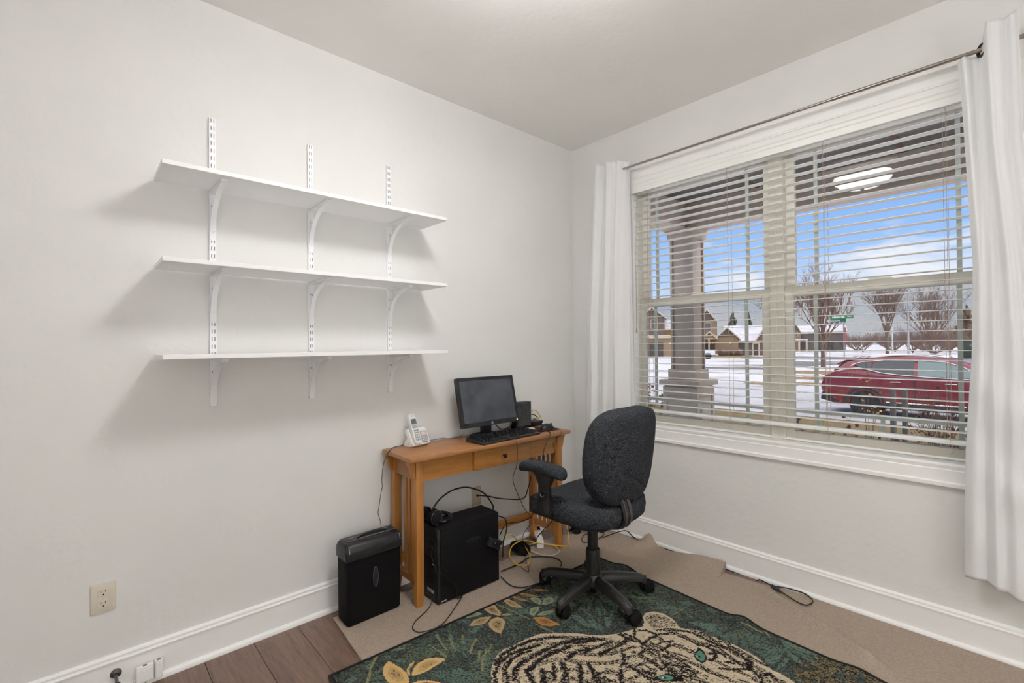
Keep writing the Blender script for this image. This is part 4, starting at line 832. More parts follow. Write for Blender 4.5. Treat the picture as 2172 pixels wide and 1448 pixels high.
# ================================================================ computer tower
tw = empty('computer_tower', 'black computer tower standing under the desk', 'computer', (-1.248, -.268, .004), R(-2))
TL, TWD, TH = .193, .080, .373
MB().box(-TL+.018, TL, -TWD, TWD, .006, TH).build('case', M_bm, tw, bev=.004)
bz = MB().box(-TL, -TL+.018, -TWD, TWD, .006, TH).build('front_bezel', M_bp, tw, bev=.005)
for z in (.31, .265, .215): MB().box(-TL-.0008, -TL+.002, -TWD+.008, TWD-.008, z-.0012, z+.0012).build('bay_gap', M_hole, bz)
MB().box(-TL-.001, -TL+.002, -.055, -.030, .188, .192).build('status_strip', M_sil, bz); MB().box(-TL-.0012, -TL+.001, -.04, .02, .045, .060).build('maker_mark', M_pg, bz)
MB().box(-TL+.020, -TL+.050, -TWD-.0008, -TWD+.001, .012, .018).build('label_sticker', M_sil, tw)
for x in (-.15, .15):
    for y in (-.06, .06): MB().lathe([(.012, 0), (.012, .007)], (x, y, 0), 12).build('foot', M_hole, tw)
MB().prism([(.02+.05*math.cos(2*PI*k/20), .27+.012*math.sin(2*PI*k/20)) for k in range(20)], -TWD-.0006, -TWD+.002, 'y').build('finger_recess', M_bp, tw)
# headphones on the tower
hp_ = empty('headphones', 'black over-ear headphones lying on the computer tower', 'headphones', (-1.378, -.225, .3775), R(10)); M_hp = pmat('headphone_black', (30, 30, 32), rough=.35, var=.1)
MB().tube(spline([(-.035, -.055, .014), (.03, -.066, .014), (.075, -.03, .014), (.082, .01, .014), (.060, .050, .014), (-.01, .060, .014)], 6), .010, 8).build('headband', M_hp, hp_, smooth=True)
for y, s_ in ((-.045, 1), (.035, -1)):
    c_ = MB().lathe([(.006, -.016*s_), (.034, -.014*s_), (.038, .0), (.034, .012*s_), (.015, .014*s_)], (-.045, y, .041), 24, 'y', sx=1.0, sy=1.0).build('ear_cup', M_hp, hp_, smooth=True); MB().tube([(-.045+.030*math.cos(2*PI*k/20), y+.012*s_, .041+.030*math.sin(2*PI*k/20)) for k in range(20)], .009, 8, closed=True).build('ear_cushion', M_bm, c_, smooth=True)
    MB().tube([(-.045+.036*math.cos(2*PI*k/24), y-.012*s_, .041+.036*math.sin(2*PI*k/24)) for k in range(24)], .0014, 6, closed=True).build('silver_ring', M_alloy, c_)
for k in range(4): MB().box(-.02+k*.007, -.015+k*.007, -.0738, -.0728, .011, .015).build('print', M_sil, hp_)
# power adapter hooked over the tower edge
pa = empty('power_adapter', 'black power adapter resting against the side of the tower', 'adapter', (-1.108, -.372, .228), 0)
ad = MB().box(-.045, .045, -.014, .014, -.024, .024); ad.xf(Matrix.Rotation(R(28), 4, 'Y')); ad.build('brick', M_bp, pa, bev=.004)
for dx in (-.004, .032): MB().box(dx, dx+.004, -.0152, -.014, -.022+.02*(dx < 0)*1.2, -.017+.02*(dx < 0)*1.2).build('printed_dot', M_sil, pa)
# ================================================================ office chair
M_fab = pmat('charcoal_fabric', (50, 53, 58), c2=(140, 142, 146), thr=(.58, .74), rough=.95, vs=420, bump=.5, bs=220, spec=.15, detail=2)
M_cp = pmat('chair_plastic', (44, 43, 44), rough=.42, var=.06, vs=8)
CH = empty('office_chair', 'charcoal fabric swivel office chair with one visible armrest, on a five-star base', 'chair', (-.838, -.824, .014), R(2))
def cushion(outline, half, n_e, axis, ctr, shape=None, nr=9):
    rings = []; rhos = [.02, .2, .4, .58, .73, .85, .93, .98, 1.0]
    for s_ in (1, -1):
        for r_ in (rhos if s_ > 0 else rhos[::-1][1:]):
            h = s_*half*(max(0, 1-r_**n_e))**(1/n_e); ring_ = []
            for a, b in outline:
                p = {'y': (a*r_, h, b*r_), 'z': (a*r_, b*r_, h)}[axis]
                p = (p[0]+ctr[0], p[1]+ctr[1], p[2]+ctr[2]); ring_.append(shape(p) if shape else p)
            rings.append(ring_)
    return MB().loft(rings)
def supell(a, b, n, m=48, fn=None):
    out = []
    for k in range(m):
        t = 2*PI*k/m; c_, s_ = math.cos(t), math.sin(t); x, y = a*math.copysign(abs(c_)**(2/n), c_), b*math.copysign(abs(s_)**(2/n), s_)
        out.append(fn(x, y) if fn else (x, y))
    return out
def seat_shape(p):
    x, y, z = p; z += .018*(x/.24)**2-.03*max(0, (y-.13)/.16)**2+.012*(max(0, (-y-.1)/.13))**2; return (x, y, z)
MB_seat = cushion(supell(.250, .258, 3.4), .062, 4.5, 'z', (0, .034, .462), seat_shape); MB_seat.build('seat_cushion', M_fab, CH, smooth=True, ang=80)
MB().loft([rr3(.30, .28, .06, .392, 0, .02), rr3(.34, .32, .07, .400, 0, .02), rr3(.34, .32, .07, .412, 0, .02)]).build('seat_pan', M_cp, CH, smooth=True)
bt = Matrix.Translation((.016, -.198, .744)) @ Matrix.Rotation(R(7), 4, 'X')
def bfn(x, z):
    t = z/.225; w_ = 1.0-.17*max(0, -t)**1.8-.05*max(0, t)**2.4; return (x*w_, z)
bk = cushion(supell(.246, .227, 4.0, 56, bfn), .056, 5.0, 'y', (0, 0, 0), lambda p: (p[0], p[1]+.10*(p[0]/.225)**2*.35+(.012*(1-(p[2]/.225)**2) if p[1] > 0 else 0), p[2])); bk.xf(bt); BK = bk.build('backrest', M_fab, CH, smooth=True, ang=80)
pl = []
for k in range(57):
    a, b = supell(.232, .213, 4.0, 56, bfn)[k % 56]; p = bt @ Vector((a, -.030+.035*(a/.225)**2*1.0, b)); pl.append(p)
MB().tube(pl[:-1], .0035, 6, closed=True).build('seam_piping', M_fab, BK, smooth=True)
jb = MB(); jp = [(-.045, -.200, .58), (-.045, -.228, .525), (-.045, -.238, .47), (-.045, -.215, .425), (-.045, -.12, .398)]
rg = []
for p in spline(jp, 5): rg.append(p)
def strap(path, w_, t): 
    rings = []
    for i, p in enumerate(path):
        a = path[max(0, i-1)]; b = path[min(len(path)-1, i+1)]; d = (b-a).normalized(); n_ = Vector((0, -d.z, d.y)); rings.append([p+Vector((-w_, 0, 0)), p+Vector((w_, 0, 0)), p+Vector((w_, 0, 0))+n_*t, p+Vector((-w_, 0, 0))+n_*t])
    return MB().loft(rings)
strap(rg, .036, .008).build('back_support', M_cp, CH, bev=.002)
for x in (-.024, .012): 
    m = strap([p+Vector((x, 0, 0)) for p in rg], .004, -.006); m.build('support_rib', M_pew, CH, bev=.001)
MB().box(-.06, .06, -.10, .10, .362, .395).build('tilt_mechanism', M_cp, CH, bev=.006)
MB().tube([(-.05, .02, .372), (-.13, .03, .368), (-.15, .03, .366)], .006, 8).build('lever', M_cp, CH, smooth=True); MB().lathe([(.022, .33), (.026, .34), (.026, .375), (.02, .38)], (-.07, .05, 0), 16).build('tension_knob', M_cp, CH, smooth=True)
MB().lathe([(.0265, .235), (.0265, .392)], (0, 0, 0), 24).build('gas_lift', pmat('lift_black', (36, 35, 36), rough=.3, var=.05), CH, smooth=True)
MB().lathe([(.037, .10), (.0365, .225), (.037, .23), (.0345, .246), (.030, .249), (.028, .24)], (0, 0, 0), 28).build('column_sleeve', M_cp, CH, smooth=True)
BS = MB().lathe([(.030, .060), (.046, .066), (.054, .085), (.052, .108), (.042, .126), (.037, .128)], (0, 0, 0), 28).build('base_hub', M_cp, CH, smooth=True)
MB().lathe([(.016, .030), (.017, .034), (.017, .06)], (0, 0, 0), 16).build('column_end', M_bm, CH, smooth=True)
ARM = MB(); rings = []
for t in [k/12 for k in range(13)]:
    r_ = .03+.235*t; zt = .124-.010*t-.016*t*t; hh = .048-.013*t; w_ = .027-.006*t
    if t > .9: zt -= .006*((t-.9)/.1)
    rings.append([(r_, -w_, zt-hh), (r_, -w_*.98, zt-hh*.35), (r_, -w_*.62, zt-.004), (r_, -w_*.25, zt), (r_, w_*.25, zt), (r_, w_*.62, zt-.004), (r_, w_*.98, zt-hh*.35), (r_, w_, zt-hh)])
rings.append([(.274, y*.8, z-.004) for _, y, z in rings[-1]]); rings.append([(.281, y*.35, z*.985-.002) for _, y, z in rings[-2]])
a0 = None
for k, ang in enumerate((111, 183, 255, 327, 39)):
    if a0 is None: a0 = MB().loft(rings).build('base_arm', M_cp, CH, smooth=True, ang=50, rot=(0, 0, R(ang-2))); o = a0
    else: o = inst(a0, CH, (0, 0, 0), (0, 0, R(ang-2)))
def caster(ang, sw):
    a = R(ang-2); c0 = Vector((.264*math.cos(a), .264*math.sin(a), 0)); s_ = R(sw); off = Vector((math.cos(s_), math.sin(s_), 0))*.026
    e_ = bpy.data.objects.new('caster', None)
    m = MB(); m.lathe([(.010, .045), (.013, .052), (.013, .066), (.008, .068)], tuple(c0), 14)
    hood = []
    for k in range(13):
        t = R(-20+200*k/12); d = Vector((math.cos(s_), math.sin(s_), 0)); hood.append(c0+off+d*.0330*math.cos(t)+Vector((0, 0, .0315+.0330*math.sin(t))))
    side = Vector((-math.sin(s_), math.cos(s_), 0))
    m.loft([[p-side*.006, p+side*.006, p+side*.006+(p-c0-off-Vector((0, 0, .0315)))*.04, p-side*.006+(p-c0-off-Vector((0, 0, .0315)))*.04] for p in hood])
    co = m.build('caster', M_cp, CH, smooth=True)
    for sg in (-1, 1):
        w_ = MB(); c_ = c0+off+Vector((0, 0, .0315)); rr = []
        for h_, r_ in ((.005, .024), (.0055, .0305), (.010, .0315), (.022, .031), (.028, .025), (.0295, .013), (.0298, .001)):
            rr.append([c_+side*sg*h_+Vector((math.cos(s_), math.sin(s_), 0))*r_*math.cos(2*PI*k/20)+Vector((0, 0, r_*math.sin(2*PI*k/20))) for k in range(20)])
        w_.loft(rr); w_.build('wheel', M_bm, co, smooth=True, ang=50)
for ang, sw in ((111, 40), (183, 10), (255, -20), (327, -20), (39, 60)): caster(ang, sw)
# armrest (the one the photograph shows)
ap = MB(); rings = []
path = spline([(-.262, .235, .664), (-.266, .20, .676), (-.270, .12, .686), (-.272, .03, .684), (-.270, -.02, .676), (-.268, -.045, .668)], 4)
for i, p in enumerate(path):
    t = i/(len(path)-1); s_ = math.sqrt(max(.0, 1-abs(2*t-1)**5.0))*.97+.03; w_ = (.044-.010*t)*s_; h_ = (.027+.003*t)*s_
    rings.append([(p.x+w_*math.copysign(abs(math.cos(2*PI*k/20))**.8, math.cos(2*PI*k/20)), p.y, p.z+h_*math.copysign(abs(math.sin(2*PI*k/20))**.8, math.sin(2*PI*k/20))) for k in range(20)])
ap.loft(rings).build('armrest_pad', M_fab, CH, smooth=True, ang=80)
ps = MB(); 
ps.loft([[(-.282, .045, .455), (-.282, .105, .455), (-.232, .105, .455), (-.232, .045, .455)], [(-.284, .038, .50), (-.284, .112, .50), (-.262, .112, .50), (-.262, .038, .50)], [(-.284, .042, .60), (-.284, .108, .60), (-.262, .108, .60), (-.262, .042, .60)], [(-.290, .03, .645), (-.290, .125, .645), (-.250, .125, .645), (-.250, .03, .645)], [(-.292, .01, .668), (-.292, .15, .668), (-.248, .15, .668), (-.248, .01, .668)]])
AP = ps.build('armrest_post', M_cp, CH, bev=.005)
MB().lathe([(.015, -.286), (.014, -.292), (.003, -.293)], (0, .074, .565), 20, 'x').build('height_button', M_bm, AP, smooth=True); MB().tube([(-.2935, .074+.012*math.cos(R(180+18*k)), .565+.012*math.sin(R(180+18*k))) for k in range(11)], .0022, 6).build('button_rim', M_alloy, AP)
RUG_POLY={'gold':[[(.215,.069),(.184,.089),(.168,.12),(.162,.157),(.165,.196),(.187,.233),(.217,.24),(.226,.23),(.237,.187),(.236,.148),(.228,.107)],[(.247,.21),(.27,.176),(.3,.157),(.34,.154),(.376,.171),(.403,.207),(.368,.214),(.332,.219),(.289,.222)],[(.298,.134),(.27,.142),(.243,.169),(.237,.202),(.242,.202),(.26,.168),(.285,.149)],[(.229,.245),(.258,.252),(.287,.275),(.311,.306),(.315,.323),(.267,.31),(.233,.273)],[(.296,-0.004),(.335,-0.009),(.371,-0.006),(.341,.003)]],'tan':[[(.744,.104),(.708,.101),(.683,.116),(.666,.148),(.664,.184),(.674,.22),(.69,.206),(.719,.185),(.748,.156),(.755,.129)],[(.751,.1),(.732,.053),(.73,.014),(.735,-0.004),(.773,-0.002),(.795,.017),(.784,.052),(.784,.067),(.776,.09),(.76,.104)],[(.726,.082),(.682,.06),(.644,.056),(.613,.07),(.6,.082),(.635,.104),(.668,.11),(.711,.091)],[(.764,.103),(.795,.109),(.814,.133),(.789,.125)],[(.848,-0.001),(.879,.013),(.889,.052),(.885,.123),(.857,.095),(.847,.06)]],'sage':[[(.704,.04),(.693,.001),(.656,-0.005),(.626,.006),(.627,.021),(.667,.033)],[(.966,.082),(.987,.083),(1.002,.111),(.99,.143),(.963,.159),(.959,.124)],[(.974,.16),(1.015,.131),(1.061,.138),(1.046,.173),(1.022,.184),(.978,.171)],[(.879,.176),(.91,.151),(.956,.167),(.928,.188),(.878,.21),(.873,.193)],[(.891,.215),(.934,.208),(.973,.23),(.977,.244),(.962,.246),(.916,.236)]],'rust':[[(.868,.217),(.909,.245),(.917,.292),(.927,.338),(.879,.319),(.858,.289),(.855,.254)],[(.913,.001),(.929,.03),(.943,.095),(.919,.067),(.906,.031)],[(.957,.001),(.987,.038),(1.022,.113),(.981,.07),(.956,.029)],[(1.013,.009),(1.069,.048),(1.109,.094),(1.055,.062)]],'teal':[[(.461,.007),(.464,.041),(.455,.1),(.433,.173),(.437,.114),(.444,.054)],[(.51,.048),(.505,.094),(.482,.152),(.456,.197),(.467,.139),(.487,.09)],[(.54,.111),(.527,.159),(.486,.217),(.509,.162)],[(.21,-0.004),(.233,.004),(.233,.048),(.217,.051)],[(.23,-0.009),(.273,-0.001),(.311,.008),(.341,.033),(.3,.031),(.257,.02)],[(.045,.07),(.066,.063),(.084,.069),(.081,.09),(.052,.097),(.024,.074)],[(.133,-0.004),(.156,-0.001),(.169,.016),(.157,.031),(.133,.022)],[(.133,.037),(.163,.031),(.139,.067),(.127,.066)],[(.219,.047),(.247,.081),(.276,.121),(.247,.108)],[(.307,.241),(.343,.253),(.373,.277),(.368,.307),(.33,.298),(.309,.262)],[(.355,.282),(.414,.283),(.425,.322),(.384,.353),(.346,.344),(.33,.308)],[(.578,.106),(.61,.106),(.654,.118),(.611,.139),(.577,.137)],[(.567,-0.009),(.629,.036),(.621,.057),(.577,.032)],[(.381,.29),(.416,.305),(.433,.362),(.395,.383),(.347,.344)],[(.504,.093),(.482,.158),(.465,.166)],[(.851,.124),(.917,.134),(.871,.177),(.842,.159)],[(.722,-0.03),(.751,-0.021),(.736,.005)],[(1.072,.147),(1.15,.18),(1.072,.212),(1.025,.195)],[(1.017,.308),(1.041,.349),(1.022,.454),(.999,.408),(1.006,.352)],[(1.091,.319),(1.093,.364),(1.073,.41),(1.075,.371)],[(.942,.373),(.976,.388),(.977,.447),(.94,.422)],[(1.085,.261),(1.104,.337),(1.088,.33)],[(1.101,.326),(1.089,.361),(1.098,.381),(1.077,.372)],[(1.191,.35),(1.205,.371),(1.142,.419),(1.156,.388)],[(1.046,.387),(1.065,.41),(1.063,.463),(1.034,.501),(1.023,.455)],[(1.162,.342),(1.15,.377),(1.099,.431),(1.12,.386)],[(1.228,.396),(1.232,.408),(1.157,.446),(1.135,.449)],[(1.12,.429),(1.143,.441),(1.107,.486),(1.063,.489)],[(1.275,.383),(1.289,.387),(1.214,.43),(1.192,.433)],[(1.354,.393),(1.406,.422),(1.423,.468),(1.373,.435)],[(1.5,.565),(1.544,.609),(1.54,.653),(1.507,.617)],[(1.381,.702),(1.426,.728),(1.442,.781),(1.408,.829),(1.394,.792),(1.386,.734)],[(1.565,.689),(1.573,.711),(1.541,.742),(1.535,.715)],[(1.421,.789),(1.428,.827),(1.399,.87),(1.381,.843)],[(1.354,.534),(1.439,.568),(1.452,.623),(1.403,.574)],[(1.586,.714),(1.603,.757),(1.601,.8),(1.573,.769)],[(1.603,.85),(1.63,.862),(1.628,.897),(1.597,.931),(1.598,.893)],[(1.447,.758),(1.463,.786),(1.398,.833),(1.395,.799)],[(1.513,1.063),(1.573,1.022),(1.577,1.002),(1.594,1.057),(1.578,1.089),(1.529,1.077)],[(1.513,1.063),(1.483,.998),(1.467,.938),(1.45,.976),(1.449,1.025)],[(1.513,1.063),(1.449,1.025),(1.402,.986),(1.39,1.029),(1.396,1.05)],[(1.513,1.063),(1.457,1.06),(1.38,1.037),(1.363,1.063),(1.411,1.078)],[(1.513,1.063),(1.467,1.088),(1.382,1.085),(1.347,1.094),(1.407,1.105),(1.459,1.099)],[(1.513,1.063),(1.515,1.102),(1.506,1.173),(1.519,1.204),(1.54,1.15),(1.549,1.099)],[(1.513,1.063),(1.467,1.11),(1.461,1.15),(1.496,1.119)],[(1.547,1.075),(1.579,1.113),(1.605,1.199),(1.565,1.166),(1.548,1.119)]],'tiger':[[(.41,.505),(.46,.438),(.489,.395),(.528,.353),(.574,.323),(.617,.311),(.671,.317),(.744,.319),(.809,.331),(.856,.365),(.911,.411),(.955,.454),(.954,.458),(1.01,.515),(1.067,.547),(1.115,.564),(1.159,.575),(1.199,.589),(1.233,.571),(1.261,.541),(1.3,.532),(1.338,.546),(1.359,.584),(1.354,.633),(1.34,.675),(1.316,.701),(1.324,.708),(1.359,.75),(1.363,.797),(1.354,.808),(1.38,.854),(1.379,.911),(1.377,.965),(1.374,1.006),(1.36,1.04),(1.339,1.082),(1.344,1.105),(1.339,1.152),(1.324,1.185),(1.225,1.227)]],'ear':[[(1.264,.55),(1.305,.549),(1.328,.569),(1.344,.611),(1.335,.658),(1.31,.683),(1.284,.661),(1.246,.642),(1.213,.621),(1.238,.582)]],'eye':[[(1.192,.842),(1.236,.836),(1.237,.849),(1.223,.873),(1.198,.884),(1.177,.882),(1.178,.862)],[(.961,.82),(1.0,.832),(1.012,.849),(1.009,.862),(.985,.863),(.966,.842)]],'eyeline':[[(1.186,.84),(1.254,.824),(1.249,.847),(1.226,.876),(1.195,.892),(1.168,.889),(1.168,.864)],[(.947,.812),(1.006,.827),(1.021,.846),(1.021,.863),(1.017,.893),(.982,.868),(.958,.842)]]}
RUG_LINE={'stem':[([(.202,-0.005),(.143,.065),(.099,.136)],.006),([(.801,.002),(.827,.103),(.847,.213)],.005),([(.843,.263),(.85,.321),(.863,.37)],.005),([(.572,.18),(.529,.208),(.493,.245)],.005),([(.532,.256),(.502,.295)],.005),([(.558,.272),(.509,.312),(.473,.357)],.005),([(.598,.255),(.563,.282)],.005),([(.537,.121),(.51,.163)],.005),([(.453,.037),(.439,.104),(.433,.173)],.004),([(.484,.101),(.467,.151),(.458,.194)],.004),([(.259,.016),(.303,.035)],.004),([(.394,.084),(.404,.148),(.409,.196)],.004),([(1.543,.866),(1.554,.907),(1.559,.95)],.005),([(1.557,1.071),(1.574,1.103)],.005),([(1.578,.953),(1.551,.986)],.005),([(1.403,.452),(1.418,.472)],.005),([(1.391,.623),(1.461,.624)],.005),([(1.374,.394),(1.41,.457)],.005)],'stripe':[([(.538,.361),(.592,.333),(.661,.33),(.743,.341),(.822,.379),(.879,.421)],.016),([(.502,.404),(.549,.37),(.613,.351),(.684,.366),(.743,.382)],.014),([(.56,.404),(.603,.38),(.657,.377),(.699,.39)],.012),([(.541,.414),(.527,.45),(.506,.476)],.014),([(.5,.403),(.471,.448)],.012),([(.573,.44),(.622,.422),(.705,.423),(.776,.427),(.839,.441),(.913,.467),(.96,.5)],.018),([(.616,.477),(.673,.459),(.747,.458),(.809,.471),(.845,.474)],.018),([(.607,.469),(.582,.541)],.014),([(.655,.509),(.611,.564)],.016),([(.741,.531),(.712,.581),(.666,.611)],.016),([(.775,.523),(.838,.518),(.895,.539)],.016),([(.795,.576),(.72,.656)],.016),([(.57,.437),(.537,.481)],.012),([(.715,.51),(.653,.578)],.012),([(.868,.464),(.907,.491),(.954,.514)],.014),([(.861,.543),(.917,.547),(.966,.558),(1.009,.566)],.013),([(.919,.49),(.962,.508),(.991,.538)],.016),([(.899,.591),(.96,.598),(1.002,.606),(1.037,.606),(1.084,.605)],.016),([(1.093,.57),(1.104,.609),(1.101,.643),(1.09,.685)],.008),([(.975,.65),(.939,.688),(.933,.718),(.937,.746),(.935,.792),(.949,.825)],.013),([(1.015,.699),(1.053,.693),(1.084,.703)],.012),([(1.093,.665),(1.148,.658),(1.204,.67),(1.241,.694)],.01),([(1.105,.704),(1.163,.706),(1.207,.732)],.009),([(1.114,.739),(1.161,.74),(1.198,.754),(1.207,.778)],.01),([(1.09,.685),(1.097,.725),(1.116,.744),(1.138,.775),(1.154,.81),(1.159,.836)],.006),([(1.092,.768),(1.119,.802),(1.117,.832),(1.109,.866)],.011),([(1.021,.74),(1.021,.771),(1.014,.805)],.012),([(1.059,.778),(1.04,.817),(1.033,.85),(1.024,.888)],.012),([(.985,.741),(.986,.771),(.992,.796)],.006),([(.957,.767),(.963,.786),(.975,.802)],.01),([(1.262,.681),(1.295,.709),(1.32,.742),(1.326,.784),(1.323,.83),(1.33,.904)],.011),([(1.261,.729),(1.268,.772),(1.263,.819)],.009),([(1.271,.809),(1.283,.852),(1.291,.904),(1.278,.93)],.008),([(1.247,.872),(1.269,.891),(1.243,.901),(1.212,.901)],.01),([(1.159,.575),(1.104,.609),(1.093,.654)],.009),([(1.076,.562),(1.073,.595),(1.086,.629)],.016),([(.806,.66),(.774,.701)],.016),([(.89,.706),(.833,.751)],.014),([(.822,.599),(.797,.651),(.762,.691)],.014),([(.935,.684),(.905,.694)],.01),([(1.067,.82),(1.086,.837),(1.088,.867),(1.094,.901)],.009),([(1.218,.644),(1.264,.664),(1.293,.694)],.007),([(1.156,.592),(1.185,.616),(1.194,.661)],.008),([(1.049,.882),(1.061,.92),(1.083,.96)],.008),([(1.328,.823),(1.33,.864),(1.343,.915),(1.336,.958),(1.326,1.002),(1.299,1.024)],.01),([(1.303,.836),(1.312,.889),(1.298,.931),(1.277,.986)],.009),([(1.279,.877),(1.25,.907),(1.215,.898)],.01),([(1.196,.948),(1.228,.984),(1.269,1.015),(1.278,1.036),(1.255,1.082)],.009),([(1.251,.944),(1.265,.966)],.009),([(1.301,1.0),(1.305,1.019),(1.282,1.019)],.013),([(1.263,1.066),(1.311,1.083),(1.292,1.114)],.012),([(1.15,.924),(1.147,.96),(1.168,.996)],.006),([(1.186,1.025),(1.205,1.055)],.006)]}
